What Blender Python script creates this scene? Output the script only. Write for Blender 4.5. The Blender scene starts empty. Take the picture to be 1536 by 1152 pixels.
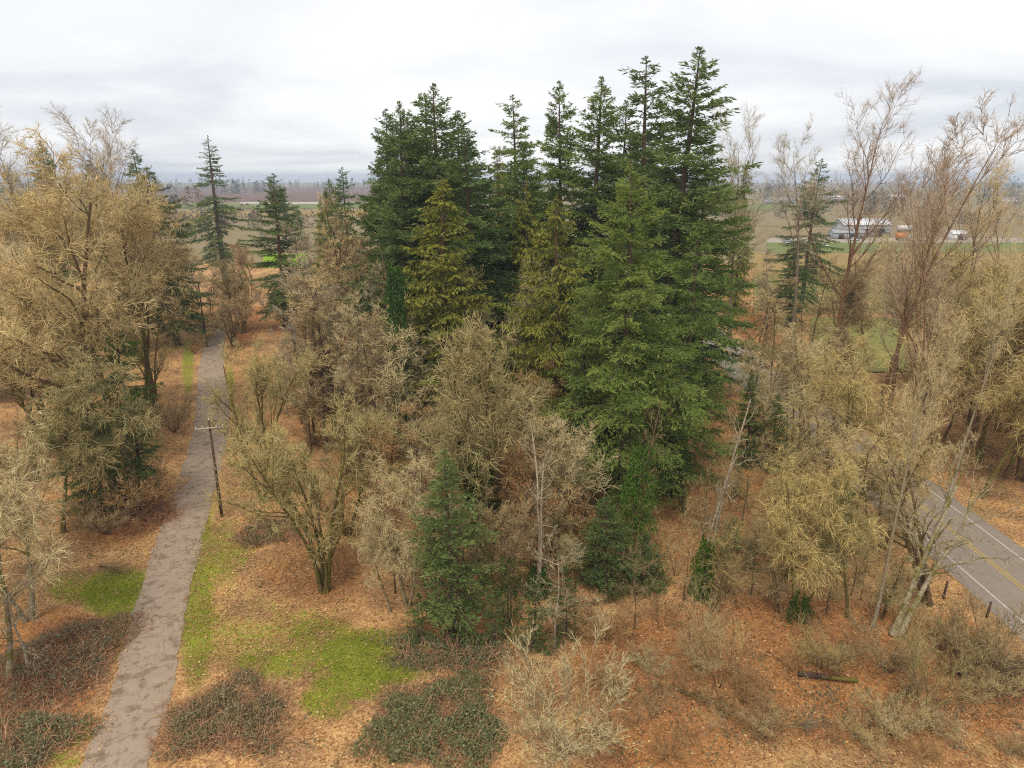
import bpy, math, random
import numpy as np
from mathutils import Vector

# ------------------------------------------------------------------ camera, sky, sun, exposure
SC = bpy.context.scene
COL = SC.collection
CAM_H = 31.0
F = 1024.0                       # focal length in photograph pixels (1536 wide)
PITCH = math.atan((576 - 268) / F)
cam_data = bpy.data.cameras.new('camera')
cam_data.sensor_width = 36.0
cam_data.lens = 36.0 * F / 1536.0
cam_data.clip_start = 0.5
cam_data.clip_end = 30000
cam = bpy.data.objects.new('camera', cam_data)
COL.objects.link(cam)
cam.location = (0, 0, CAM_H)
cam.rotation_euler = (math.pi / 2 - PITCH, 0, 0)
SC.camera = cam

SUN_EL, SUN_AZ = math.radians(58), math.radians(200)   # azimuth measured from +Y clockwise: behind the camera
world = bpy.data.worlds.new('World')
SC.world = world
world.use_nodes = True
nt = world.node_tree
nt.nodes.clear()
def wn(t, **k):
    n = nt.nodes.new(t)
    for a, v in k.items():
        setattr(n, a, v)
    return n
w_out = wn('ShaderNodeOutputWorld')
sky = wn('ShaderNodeTexSky', sky_type='NISHITA')
sky.sun_disc = False
sky.sun_elevation = SUN_EL
sky.sun_rotation = SUN_AZ
bg_sky = wn('ShaderNodeBackground'); bg_sky.inputs['Strength'].default_value = 0.09
nt.links.new(sky.outputs['Color'], bg_sky.inputs['Color'])
tc = wn('ShaderNodeTexCoord')
sep = wn('ShaderNodeSeparateXYZ'); nt.links.new(tc.outputs['Generated'], sep.inputs[0])
zc = wn('ShaderNodeMath', operation='MAXIMUM'); nt.links.new(sep.outputs['Z'], zc.inputs[0]); zc.inputs[1].default_value = 0.0
za = wn('ShaderNodeMath', operation='ADD'); nt.links.new(zc.outputs[0], za.inputs[0]); za.inputs[1].default_value = 0.10
dx = wn('ShaderNodeMath', operation='DIVIDE'); nt.links.new(sep.outputs['X'], dx.inputs[0]); nt.links.new(za.outputs[0], dx.inputs[1])
dy = wn('ShaderNodeMath', operation='DIVIDE'); nt.links.new(sep.outputs['Y'], dy.inputs[0]); nt.links.new(za.outputs[0], dy.inputs[1])
cmb = wn('ShaderNodeCombineXYZ'); nt.links.new(dx.outputs[0], cmb.inputs[0]); nt.links.new(dy.outputs[0], cmb.inputs[1])
cmb.inputs[2].default_value = 3.7
cn = wn('ShaderNodeTexNoise'); cn.inputs['Scale'].default_value = 0.42; cn.inputs['Detail'].default_value = 7
cn.inputs['Roughness'].default_value = 0.52; cn.inputs['Distortion'].default_value = 0.35
nt.links.new(cmb.outputs[0], cn.inputs['Vector'])
cr = wn('ShaderNodeValToRGB')
cr.color_ramp.elements[0].position = 0.34; cr.color_ramp.elements[0].color = (0.66, 0.69, 0.745, 1)
cr.color_ramp.elements[1].position = 0.64; cr.color_ramp.elements[1].color = (1.0, 0.995, 0.99, 1)
e = cr.color_ramp.elements.new(0.48); e.color = (0.84, 0.85, 0.875, 1)
nt.links.new(cn.outputs['Fac'], cr.inputs['Fac'])
bg_cloud = wn('ShaderNodeBackground'); bg_cloud.inputs['Strength'].default_value = 0.71
nt.links.new(cr.outputs['Color'], bg_cloud.inputs['Color'])
mixw = wn('ShaderNodeMixShader'); mixw.inputs['Fac'].default_value = 0.93
nt.links.new(bg_sky.outputs[0], mixw.inputs[1]); nt.links.new(bg_cloud.outputs[0], mixw.inputs[2])
nt.links.new(mixw.outputs[0], w_out.inputs['Surface'])

sun_d = bpy.data.lights.new('sun', 'SUN')
sun_d.energy = 1.5
sun_d.angle = math.radians(22)
sun_d.color = (1.0, 0.92, 0.79)
sun = bpy.data.objects.new('sun', sun_d)
COL.objects.link(sun)
sdir = Vector((math.sin(SUN_AZ) * math.cos(SUN_EL), math.cos(SUN_AZ) * math.cos(SUN_EL), math.sin(SUN_EL)))
sun.rotation_euler = sdir.to_track_quat('Z', 'Y').to_euler()
sun.location = (0, -40, 90)

SC.view_settings.view_transform = 'Standard'
SC.view_settings.look = 'None'
SC.view_settings.gamma = 1
SC.view_settings.use_curve_mapping = False
SC.view_settings.exposure = 0.68
SC.render.engine = 'CYCLES'
SC.cycles.use_denoising = False
SC.cycles.filter_width = 1.15
SC.cycles.max_bounces = 6
SC.cycles.diffuse_bounces = 3
SC.cycles.transmission_bounces = 4
SC.cycles.volume_bounces = 0
SC.cycles.use_adaptive_sampling = True

# ------------------------------------------------------------------ pixel <-> place
cp, sp = math.cos(PITCH), math.sin(PITCH)
def ground_z(x, y):
    """gentle relief, flat on the lane and on the road"""
    x = np.asarray(x, float); y = np.asarray(y, float)
    z = 0.16 * np.sin(x * .31 + y * .17) + 0.13 * np.sin(x * -.23 + y * .41 + 1.7) + 0.07 * np.sin(x * .9 + 2.) * np.sin(y * .8)
    m = np.clip((np.abs(x - 40.3) - 5.2) / 4, 0, 1) * np.clip((np.abs(x - lane_x(y)) - 2.6) / 4, 0, 1)
    far = np.clip((240 - y) / 120, 0, 1)
    return z * m * far
LANE = np.array([(-20.8, 22), (-21.0, 29.9), (-24.3, 38), (-26.9, 45.4), (-31.0, 58.2), (-38.1, 81.3), (-45, 98), (-51.9, 113.5), (-57, 127), (-63.5, 145), (-69, 162)], float)
LANE_HW = np.array([1.80, 1.80, 1.85, 1.85, 2.0, 2.15, 2.15, 2.0, 1.8, 1.5, 1.2])
def lane_x(y):
    return np.interp(y, LANE[:, 1], LANE[:, 0])
def at(px, py, z=0.0):
    u = (px - 768) / F; v = (576 - py) / F
    d_y = cp + v * sp; d_z = -sp + v * cp
    t = (z - CAM_H) / d_z
    return u * t, d_y * t
def height_at(y, py):
    v = (576 - py) / F
    return CAM_H + (-sp + v * cp) * y / (cp + v * sp)
def to_px(x, y, z=0.0):
    dz = z - CAM_H
    depth = y * cp - dz * sp
    up = y * sp + dz * cp
    depth = np.maximum(depth, 0.5)
    return 768 + F * x / depth, 576 - F * up / depth

# ------------------------------------------------------------------ mesh helpers
rng = np.random.default_rng(11)
random.seed(5)
def mesh_tris(name, V, T, tint=None, mat=None, smooth=False, mat2=None, n2=0):
    V = np.ascontiguousarray(V, np.float32); T = np.ascontiguousarray(T, np.int32)
    me = bpy.data.meshes.new(name)
    me.vertices.add(len(V)); me.vertices.foreach_set('co', V.ravel())
    n = len(T)
    me.loops.add(n * 3); me.loops.foreach_set('vertex_index', T.ravel())
    me.polygons.add(n)
    me.polygons.foreach_set('loop_start', np.arange(0, n * 3, 3, dtype=np.int32))
    me.polygons.foreach_set('loop_total', np.full(n, 3, np.int32))
    if smooth:
        me.polygons.foreach_set('use_smooth', np.ones(n, bool))
    if tint is not None:
        a = me.attributes.new('tint', 'FLOAT', 'POINT')
        a.data.foreach_set('value', np.ascontiguousarray(tint, np.float32))
    me.update(calc_edges=True)
    if mat:
        me.materials.append(mat)
    if mat2:                                   # the last n2 triangles take the second material
        me.materials.append(mat2)
        mi = np.zeros(n, np.int32); mi[n - n2:] = 1
        me.polygons.foreach_set('material_index', mi)
    return me
class Soup:
    """collects vertex / triangle arrays into one mesh"""
    def __init__(s): s.V = []; s.T = []; s.C = []; s.n = 0
    def add(s, V, T, tint=None):
        V = np.asarray(V, float).reshape(-1, 3); T = np.asarray(T, int).reshape(-1, 3)
        s.V.append(V); s.T.append(T + s.n); s.n += len(V)
        s.C.append(np.full(len(V), .5) if tint is None else np.broadcast_to(tint, (len(V),)))
    def mesh(s, name, mat, smooth=False, mat2=None, n2=0):
        if not s.V:
            return mesh_tris(name, np.zeros((0, 3)), np.zeros((0, 3), int), None, mat)
        return mesh_tris(name, np.concatenate(s.V), np.concatenate(s.T), np.concatenate(s.C), mat, smooth, mat2, n2)
def norm(a):
    return a / np.maximum(np.linalg.norm(a, axis=-1, keepdims=True), 1e-9)
def perp(d):
    ref = np.where(np.abs(d[..., 2:3]) > .8, np.array([1., 0, 0]), np.array([0., 0, 1.]))
    a = norm(np.cross(d, ref)); b = np.cross(d, a)
    return a, b
def tubes(paths, radii, k, pointed=False):
    """paths (M,N,3), radii (M,N) -> verts, tris of M tapered tubes"""
    M, N, _ = paths.shape
    d = np.empty_like(paths)
    d[:, 1:-1] = paths[:, 2:] - paths[:, :-2]; d[:, 0] = paths[:, 1] - paths[:, 0]; d[:, -1] = paths[:, -1] - paths[:, -2]
    d = norm(d)
    ax = norm(d.mean(1))
    a0, _ = perp(ax)
    a = norm(a0[:, None] - d * (a0[:, None] * d).sum(-1, keepdims=True)); b = np.cross(d, a)
    th = np.arange(k) * 2 * np.pi / k
    NR = N - 1 if pointed else N
    ring = (a[:, :NR, None] * np.cos(th)[:, None] + b[:, :NR, None] * np.sin(th)[:, None]) * radii[:, :NR, None, None] + paths[:, :NR, None]
    V = ring.reshape(M, NR * k, 3)
    if pointed:
        V = np.concatenate([V, paths[:, -1:]], 1)
    per = V.shape[1]
    T = []
    for i in range(NR - 1):
        for j in range(k):
            p, q = i * k + j, i * k + (j + 1) % k
            T += [(p, q, q + k), (p, q + k, p + k)]
    if pointed:
        for j in range(k):
            T.append(((NR - 1) * k + j, (NR - 1) * k + (j + 1) % k, per - 1))
    T = np.array(T)
    return V.reshape(-1, 3), (T[None] + (np.arange(M) * per)[:, None, None]).reshape(-1, 3), per
def leaves(P, D, L, W, fold=.3, rg=rng):
    """folded rhombus leaves / needle sprays: P base, D direction, L length, W width"""
    M = len(P)
    a, b = perp(norm(D))
    th = rg.uniform(0, 2 * np.pi, M)[:, None]
    s = a * np.cos(th) + b * np.sin(th)
    n = np.cross(D, s)
    L = np.asarray(L).reshape(-1, 1); W = np.asarray(W).reshape(-1, 1)
    mid = P + D * L * .45
    V = np.stack([P, mid + s * W * .5 + n * W * fold, P + D * L, mid - s * W * .5 + n * W * fold], 1)
    T = np.array([(0, 1, 2), (0, 2, 3)])
    return V.reshape(-1, 3), (T[None] + (np.arange(M) * 4)[:, None, None]).reshape(-1, 3)
def link(name, me, parent=None, loc=None):
    o = bpy.data.objects.new(name, me)
    COL.objects.link(o)
    if parent: o.parent = parent
    if loc is not None: o.location = loc
    return o
def tag(o, label=None, cat=None, group=None, kind=None):
    if label: o['label'] = label
    if cat: o['category'] = cat
    if group: o['group'] = group
    if kind: o['kind'] = kind
    return o
def empty(name, loc, rz=0.0):
    o = bpy.data.objects.new(name, None)
    COL.objects.link(o); o.location = loc; o.rotation_euler = (0, 0, rz)
    o.empty_display_size = .5
    return o
def box(s, x0, x1, y0, y1, z0, z1, tint=None):
    V = [(x, y, z) for x in (x0, x1) for y in (y0, y1) for z in (z0, z1)]
    Q = [(0, 1, 3, 2), (4, 6, 7, 5), (0, 4, 5, 1), (2, 3, 7, 6), (0, 2, 6, 4), (1, 5, 7, 3)]
    s.add(V, [t for a, b, c, d in Q for t in ((a, b, c), (a, c, d))], tint)

# ------------------------------------------------------------------ materials
def new_mat(name):
    m = bpy.data.materials.new(name); m.use_nodes = True
    t = m.node_tree; t.nodes.clear()
    o = t.nodes.new('ShaderNodeOutputMaterial')
    return m, t, o
def ramp(t, stops, fac):
    n = t.nodes.new('ShaderNodeValToRGB')
    el = n.color_ramp.elements
    el[0].position, el[0].color = stops[0][0], (*stops[0][1], 1)
    el[1].position, el[1].color = stops[-1][0], (*stops[-1][1], 1)
    for p, c in stops[1:-1]:
        q = el.new(p); q.color = (*c, 1)
    t.links.new(fac, n.inputs['Fac'])
    return n.outputs['Color']
def noise(t, scale, detail=4, rough=.55, vec=None, dist=0.0):
    n = t.nodes.new('ShaderNodeTexNoise')
    n.inputs['Scale'].default_value = scale; n.inputs['Detail'].default_value = detail
    n.inputs['Roughness'].default_value = rough; n.inputs['Distortion'].default_value = dist
    if vec is not None: t.links.new(vec, n.inputs['Vector'])
    return n.outputs['Fac']
def objco(t):
    return t.nodes.new('ShaderNodeTexCoord').outputs['Object']
def mixc(t, fac, a, b, mode='MIX'):
    n = t.nodes.new('ShaderNodeMix'); n.data_type = 'RGBA'; n.blend_type = mode
    for i, v in ((0, fac), (6, a), (7, b)):
        if isinstance(v, (int, float)): n.inputs[i].default_value = v
        elif isinstance(v, tuple): n.inputs[i].default_value = (*v, 1)
        else: t.links.new(v, n.inputs[i])
    return n.outputs[2]
def attr(t, name, out='Fac'):
    n = t.nodes.new('ShaderNodeAttribute'); n.attribute_name = name
    return n.outputs[out]
def mathn(t, op, a, b):
    n = t.nodes.new('ShaderNodeMath'); n.operation = op
    for i, v in ((0, a), (1, b)):
        if isinstance(v, (int, float)): n.inputs[i].default_value = v
        else: t.links.new(v, n.inputs[i])
    return n.outputs[0]
def finish(t, o, color, rough=.9, spec=.2, bump=None, bump_d=.02, bump_s=.6):
    b = t.nodes.new('ShaderNodeBsdfPrincipled')
    b.inputs['Roughness'].default_value = rough
    b.inputs['Specular IOR Level'].default_value = spec
    if isinstance(color, tuple): b.inputs['Base Color'].default_value = (*color, 1)
    else: t.links.new(color, b.inputs['Base Color'])
    if bump is not None:
        bn = t.nodes.new('ShaderNodeBump'); bn.inputs['Distance'].default_value = bump_d; bn.inputs['Strength'].default_value = bump_s
        t.links.new(bump, bn.inputs['Height']); t.links.new(bn.outputs[0], b.inputs['Normal'])
    t.links.new(b.outputs[0], o.inputs['Surface'])
def foliage_mat(name, lo, hi, trans=.3, use_obj=True):
    """leaf colour: random per spray between lo and hi, times the tree's own colour"""
    m, t, o = new_mat(name)
    c = ramp(t, [(0.0, lo), (1.0, hi)], attr(t, 'tint'))
    if use_obj:
        oi = t.nodes.new('ShaderNodeObjectInfo')
        c = mixc(t, 1.0, c, oi.outputs['Color'], 'MULTIPLY')
    d = t.nodes.new('ShaderNodeBsdfDiffuse'); t.links.new(c, d.inputs['Color'])
    tr = t.nodes.new('ShaderNodeBsdfTranslucent'); t.links.new(c, tr.inputs['Color'])
    mx = t.nodes.new('ShaderNodeMixShader'); mx.inputs[0].default_value = trans
    t.links.new(d.outputs[0], mx.inputs[1]); t.links.new(tr.outputs[0], mx.inputs[2])
    t.links.new(mx.outputs[0], o.inputs['Surface'])
    return m
def bark_mat(name, scale=6.0, moss=None):
    m, t, o = new_mat(name)
    oi = t.nodes.new('ShaderNodeObjectInfo')
    n = noise(t, scale, 5, .65, objco(t))
    dark = mixc(t, 1.0, oi.outputs['Color'], (0.45, 0.42, 0.40), 'MULTIPLY')
    lite = mixc(t, 1.0, oi.outputs['Color'], (1.25, 1.25, 1.22), 'MULTIPLY')
    f = t.nodes.new('ShaderNodeMapRange'); f.inputs[1].default_value = .35; f.inputs[2].default_value = .65
    t.links.new(n, f.inputs[0])
    c = mixc(t, f.outputs[0], dark, lite)
    if moss:
        mn = noise(t, .9, 4, .6, objco(t))
        r = t.nodes.new('ShaderNodeMapRange'); r.inputs[1].default_value = .46; r.inputs[2].default_value = .58
        t.links.new(mn, r.inputs[0])
        c = mixc(t, r.outputs[0], c, moss)
    finish(t, o, c, .95, .1, n, .05)
    return m
def twig_mat(name):
    m, t, o = new_mat(name)
    oi = t.nodes.new('ShaderNodeObjectInfo')
    c = mixc(t, attr(t, 'tint'), (0.42, 0.40, 0.37), (1.55, 1.55, 1.5))
    c = mixc(t, 1.0, c, oi.outputs['Color'], 'MULTIPLY')
    finish(t, o, c, .95, .05)
    return m
def plain(name, color, rough=.7, spec=.3, var=.25, scale=3.0):
    m, t, o = new_mat(name)
    n = noise(t, scale, 4, .6, objco(t))
    c = mixc(t, n, tuple(x * (1 - var) for x in color), tuple(min(1, x * (1 + var)) for x in color))
    finish(t, o, c, rough, spec)
    return m
M_FIR = foliage_mat('fir_needles', (0.088, 0.138, 0.040), (0.25, 0.31, 0.10), .38)
M_CEDAR = foliage_mat('cedar_sprays', (0.115, 0.13, 0.032), (0.26, 0.26, 0.068), .35)
M_IVY = foliage_mat('ivy_leaves', (0.05, 0.105, 0.022), (0.14, 0.235, 0.05), .25)
M_BRAMBLE = foliage_mat('bramble_leaves', (0.16, 0.155, 0.085), (0.46, 0.42, 0.26), .4)
M_DEADLEAF = foliage_mat('dead_leaves', (0.30, 0.15, 0.07), (0.58, 0.34, 0.16), .3)
M_BARK = bark_mat('bark', 6)
M_MOSSBARK = bark_mat('mossy_bark', 5, (0.15, 0.13, 0.028))
M_TWIG = twig_mat('twig')
M_LIMB = plain('fir_limb', (0.17, 0.125, 0.09), .95, .05, .3, 2)

# ------------------------------------------------------------------ ground
GRASS = [(178, 888, 62, 40, 1.0), (120, 880, 60, 30, .6), (185, 935, 30, 60, .7), (560, 985, 95, 42, 1.15), (480, 960, 60, 40, .7),
         (330, 830, 55, 55, .62), (395, 955, 150, 55, .50), (295, 930, 30, 110, .75), (112, 1098, 30, 22, .9), (490, 1055, 45, 28, .7), (425, 1000, 90, 25, .75),
         (520, 1030, 60, 25, .8), (300, 790, 18, 60, .7), (345, 580, 8, 40, .7), (282, 545, 10, 50, .8), (320, 740, 14, 40, .4),
         (90, 1140, 50, 15, .6)]
def grass_mask(x, y):
    px, py = to_px(x, y)
    g = np.zeros_like(px)
    for cx, cy, rx, ry, v in GRASS:
        q = ((px - cx) / rx) ** 2 + ((py - cy) / ry) ** 2
        g = np.maximum(g, v * np.clip(1.5 - q, 0, 1))
    return g
LEAFY = [(400, 905, 120, 80, 2.0), (430, 1090, 90, 60, .8), (370, 660, 40, 110, .9), (220, 830, 110, 45, 1.0), (250, 700, 30, 90, 1.0), (1250, 1110, 160, 70, 1.0),
         (1130, 1000, 140, 70, .8), (1430, 830, 130, 120, .9), (1500, 980, 60, 90, .8), (1480, 680, 120, 60, .9), (880, 800, 60, 80, .7), (1060, 820, 160, 100, .7), (300, 1010, 40, 50, .6), (1400, 900, 60, 60, 1.0)]
def leaf_mask(x, y):
    px, py = to_px(x, y)
    g = np.full_like(px, .34)
    for cx, cy, rx, ry, v in LEAFY:
        q = ((px - cx) / rx) ** 2 + ((py - cy) / ry) ** 2
        g = np.maximum(g, v * np.clip(1.4 - q, 0, 1))
    return g
def brush_prob(x, y):
    px, py = to_px(x, y)
    g = np.full_like(px, .30) * (py < 800)
    for cx, cy, rx, ry, v in [(1290, 1060, 300, 60, .75), (1150, 970, 260, 80, 1.), (980, 1010, 140, 80, 1.), (1480, 1010, 110, 110, 1.), (1000, 1120, 130, 60, .8), (1330, 960, 120, 50, 1.), (860, 780, 70, 110, .8), (1100, 780, 140, 100, .7), (700, 960, 130, 40, .7),
                              (80, 1000, 110, 120, .7), (170, 770, 90, 50, 1.), (470, 860, 90, 60, .6), (600, 700, 140, 90, .7), (760, 1030, 160, 50, .5), (1450, 1120, 120, 50, .45), (1150, 520, 60, 90, 1.), (480, 480, 80, 60, 1.), (350, 470, 60, 60, .8), (430, 1080, 70, 50, .4)]:
        q = ((px - cx) / rx) ** 2 + ((py - cy) / ry) ** 2
        g = np.maximum(g, v * np.clip(1.4 - q, 0, 1))
    return g * (np.abs(x - lane_x(y)) > 3.0) * (np.abs(x - 40.3) > 6.5) * np.clip(1.2 - grass_mask(x, y) * 2, 0, 1)
def axis_coords(lo, hi, step, far_lo, far_hi, g=1.22):
    a = list(np.arange(lo, hi + 1e-6, step))
    s = step
    while a[-1] < far_hi: s *= g; a.append(a[-1] + s)
    s = step
    while a[0] > far_lo: s *= g; a.insert(0, a[0] - s)
    return np.array(a)
gx = axis_coords(-60, 60, .55, -5000, 5000)
gy = axis_coords(16, 130, .55, -200, 5000)
X, Y = np.meshgrid(gx, gy)
Z = ground_z(X, Y)
nx, ny = len(gx), len(gy)
idx = np.arange(nx * ny).reshape(ny, nx)
a_, b_, c_, d_ = idx[:-1, :-1].ravel(), idx[:-1, 1:].ravel(), idx[1:, 1:].ravel(), idx[1:, :-1].ravel()
T = np.concatenate([np.stack([a_, b_, c_], 1), np.stack([a_, c_, d_], 1)])
def ground_mat():
    m, t, o = new_mat('woodland_floor')
    co = objco(t)
    n1 = noise(t, .35, 5, .6, co); n2 = noise(t, 2.2, 5, .7, co); n3 = noise(t, 9.0, 4, .7, co)
    vo = t.nodes.new('ShaderNodeTexVoronoi'); vo.inputs['Scale'].default_value = 9.5; t.links.new(co, vo.inputs['Vector'])
    sx = t.nodes.new('ShaderNodeSeparateColor'); t.links.new(vo.outputs['Color'], sx.inputs[0])
    cell = mathn(t, 'ADD', mathn(t, 'MULTIPLY', sx.outputs[0], .42), mathn(t, 'ADD', mathn(t, 'MULTIPLY', n2, .65), mathn(t, 'MULTIPLY', n1, .12)))
    litter = ramp(t, [(.15, (0.11, 0.055, 0.028)), (.38, (0.32, 0.155, 0.062)), (.55, (0.54, 0.285, 0.105)), (.72, (0.68, 0.42, 0.175)), (.92, (0.74, 0.53, 0.27))], cell)
    dull = ramp(t, [(.15, (0.095, 0.052, 0.03)), (.45, (0.28, 0.145, 0.068)), (.85, (0.52, 0.31, 0.15))], cell)
    r = t.nodes.new('ShaderNodeMapRange'); r.inputs[1].default_value = .40; r.inputs[2].default_value = .60; t.links.new(n1, r.inputs[0])
    c = mixc(t, r.outputs[0], dull, litter)
    n0 = noise(t, .16, 5, .62, co)
    ms = t.nodes.new('ShaderNodeMapRange'); ms.inputs[1].default_value = .52; ms.inputs[2].default_value = .68; ms.inputs[4].default_value = .6
    t.links.new(mathn(t, 'ADD', mathn(t, 'MULTIPLY', n0, .7), mathn(t, 'MULTIPLY', n2, .32)), ms.inputs[0])
    c = mixc(t, ms.outputs[0], c, ramp(t, [(.3, (0.085, 0.07, 0.03)), (.7, (0.26, 0.215, 0.08))], n3))
    br = t.nodes.new('ShaderNodeMapRange'); br.inputs[1].default_value = .25; br.inputs[2].default_value = .75
    t.links.new(mathn(t, 'ADD', attr(t, 'brush'), mathn(t, 'MULTIPLY', mathn(t, 'SUBTRACT', n2, .5), 1.2)), br.inputs[0])
    rusty = ramp(t, [(.15, (0.10, 0.048, 0.024)), (.45, (0.31, 0.132, 0.048)), (.9, (0.56, 0.28, 0.105))], cell)
    c = mixc(t, br.outputs[0], c, rusty)
    grass = ramp(t, [(.3, (0.11, 0.125, 0.02)), (.5, (0.24, 0.26, 0.032)), (.75, (0.42, 0.39, 0.07))], mathn(t, 'ADD', mathn(t, 'MULTIPLY', n1, .4), mathn(t, 'MULTIPLY', n3, .6)))
    gm = mathn(t, 'ADD', attr(t, 'grass'), mathn(t, 'ADD', mathn(t, 'MULTIPLY', mathn(t, 'SUBTRACT', n2, .5), 1.6), mathn(t, 'MULTIPLY', mathn(t, 'SUBTRACT', n1, .5), 1.3)))
    r2 = t.nodes.new('ShaderNodeMapRange'); r2.inputs[1].default_value = .38; r2.inputs[2].default_value = .85; t.links.new(gm, r2.inputs[0])
    c = mixc(t, r2.outputs[0], c, grass)
    finish(t, o, c, 1.0, .05, mathn(t, 'ADD', n3, n2), .10, .7)
    return m
me = mesh_tris('ground', np.stack([X.ravel(), Y.ravel(), Z.ravel()], 1), T, None, ground_mat(), True)
ga = me.attributes.new('grass', 'FLOAT', 'POINT')
gm = grass_mask(X.ravel(), Y.ravel()) * (Y.ravel() < 150) * (Y.ravel() > 20)
ga.data.foreach_set('value', gm.astype(np.float32))
ba = me.attributes.new('brush', 'FLOAT', 'POINT')
ba.data.foreach_set('value', (brush_prob(X.ravel(), Y.ravel()) * (Y.ravel() < 170) * (Y.ravel() > 20)).astype(np.float32))
ground = tag(link('ground', me), kind='structure')

def strip(name, pts, hw, mat, dz, crown=0.0, step=.8, jitter=0.0, kind='structure', cols=5):
    pts = np.asarray(pts, float)
    s = np.concatenate([[0], np.cumsum(np.linalg.norm(np.diff(pts, axis=0), axis=1))])
    n = max(2, int(s[-1] / step))
    q = np.linspace(0, s[-1], n)
    # smooth interpolation
    xs = np.interp(q, s, pts[:, 0]); ys = np.interp(q, s, pts[:, 1])
    k = max(1, int(9 / step)); ker = np.ones(2 * k + 1) / (2 * k + 1)
    if len(pts) > 2:
        xs = np.convolve(np.pad(xs, k, mode='reflect', reflect_type='odd'), ker, 'valid'); ys = np.convolve(np.pad(ys, k, mode='reflect', reflect_type='odd'), ker, 'valid')
    w = np.interp(q, s, hw) if np.ndim(hw) else np.full(n, hw)
    tx = np.gradient(xs); ty = np.gradient(ys); ln = np.hypot(tx, ty); tx /= ln; ty /= ln
    f = np.linspace(-1, 1, cols)
    jl = rng.normal(0, 1, (n, 2)) * jitter
    off = w[:, None] * f[None]
    off[:, 0] += jl[:, 0]; off[:, -1] += jl[:, 1]
    VX = xs[:, None] + ty[:, None] * off; VY = ys[:, None] - tx[:, None] * off
    VZ = dz + crown * (1 - f ** 2)[None] + np.zeros((n, 1))
    VZ[:, 0] = VZ[:, -1] = dz
    i = np.arange(n * cols).reshape(n, cols)
    a, b, c, d = i[:-1, :-1].ravel(), i[:-1, 1:].ravel(), i[1:, 1:].ravel(), i[1:, :-1].ravel()
    T = np.concatenate([np.stack([a, b, c], 1), np.stack([a, c, d], 1)])
    me = mesh_tris(name, np.stack([VX.ravel(), VY.ravel(), VZ.ravel()], 1), T, None, mat, True)
    o = link(name, me)
    if kind: o['kind'] = kind
    return o
def asphalt(name, base, stain, stain_amt, crack=True, grain=40):
    m, t, o = new_mat(name)
    co = objco(t)
    n = noise(t, grain, 3, .7, co); n2 = noise(t, .8, 5, .6, co); n3 = noise(t, 1.15, 6, .68, co, .5)
    c = mixc(t, n2, tuple(x * .80 for x in base), tuple(x * 1.18 for x in base))
    g = t.nodes.new('ShaderNodeMapRange'); g.inputs[1].default_value = .3; g.inputs[2].default_value = .7; g.inputs[3].default_value = .84; g.inputs[4].default_value = 1.14
    t.links.new(n, g.inputs[0])
    cc = t.nodes.new('ShaderNodeMix'); cc.data_type = 'RGBA'; cc.blend_type = 'MULTIPLY'; cc.inputs[0].default_value = 1
    t.links.new(c, cc.inputs[6]); t.links.new(g.outputs[0], cc.inputs[7]); c = cc.outputs[2]
    r = t.nodes.new('ShaderNodeMapRange'); r.inputs[1].default_value = .62 - stain_amt; r.inputs[2].default_value = .70 - stain_amt * .6
    t.links.new(n3, r.inputs[0])
    c = mixc(t, mathn(t, 'MULTIPLY', r.outputs[0], .75), c, stain)
    if crack:
        v = t.nodes.new('ShaderNodeTexVoronoi'); v.feature = 'DISTANCE_TO_EDGE'; v.inputs['Scale'].default_value = .21
        wv = t.nodes.new('ShaderNodeVectorMath'); wv.operation = 'ADD'
        nn = t.nodes.new('ShaderNodeTexNoise'); nn.inputs['Scale'].default_value = 1.4; t.links.new(co, nn.inputs['Vector'])
        t.links.new(co, wv.inputs[0]); t.links.new(nn.outputs['Color'], wv.inputs[1]); t.links.new(wv.outputs[0], v.inputs['Vector'])
        lt = mathn(t, 'LESS_THAN', v.outputs['Distance'], .006)
        c = mixc(t, mathn(t, 'MULTIPLY', lt, .35), c, (0.07, 0.055, 0.045))
    finish(t, o, c, .92, .25, n, .01)
    return m
M_LANE = asphalt('weathered_lane', (0.36, 0.275, 0.20), (0.17, 0.11, 0.065), .115, True)
lane = strip('lane', LANE, LANE_HW, M_LANE, .03, .05, .8, .09)
M_ROAD = asphalt('road_asphalt', (0.27, 0.222, 0.175), (0.30, 0.25, 0.2), -.02, True)
RX = 40.3
road = strip('road', [(RX, 5), (RX, 300)], 4.5, M_ROAD, .03, .04, 2.0, .06)
M_WHITE = plain('road_paint_white', (0.54, 0.51, 0.45), .7, .2, .3, 5)
M_YELLOW = plain('road_paint_yellow', (0.46, 0.32, 0.08), .7, .2, .3, 5)
for off, mt, nm in ((-3.05, M_WHITE, 'edge_line'), (3.05, M_WHITE, 'edge_line'), (-.16, M_YELLOW, 'centre_line'), (.16, M_YELLOW, 'centre_line')):
    zz = .03 + .04 * (1 - (off / 4.5) ** 2) + .012
    o = strip(nm, [(RX + off, 5), (RX + off, 300)], .065, mt, zz, 0, 2.0, 0, None, 2)
    o.parent = road

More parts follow.
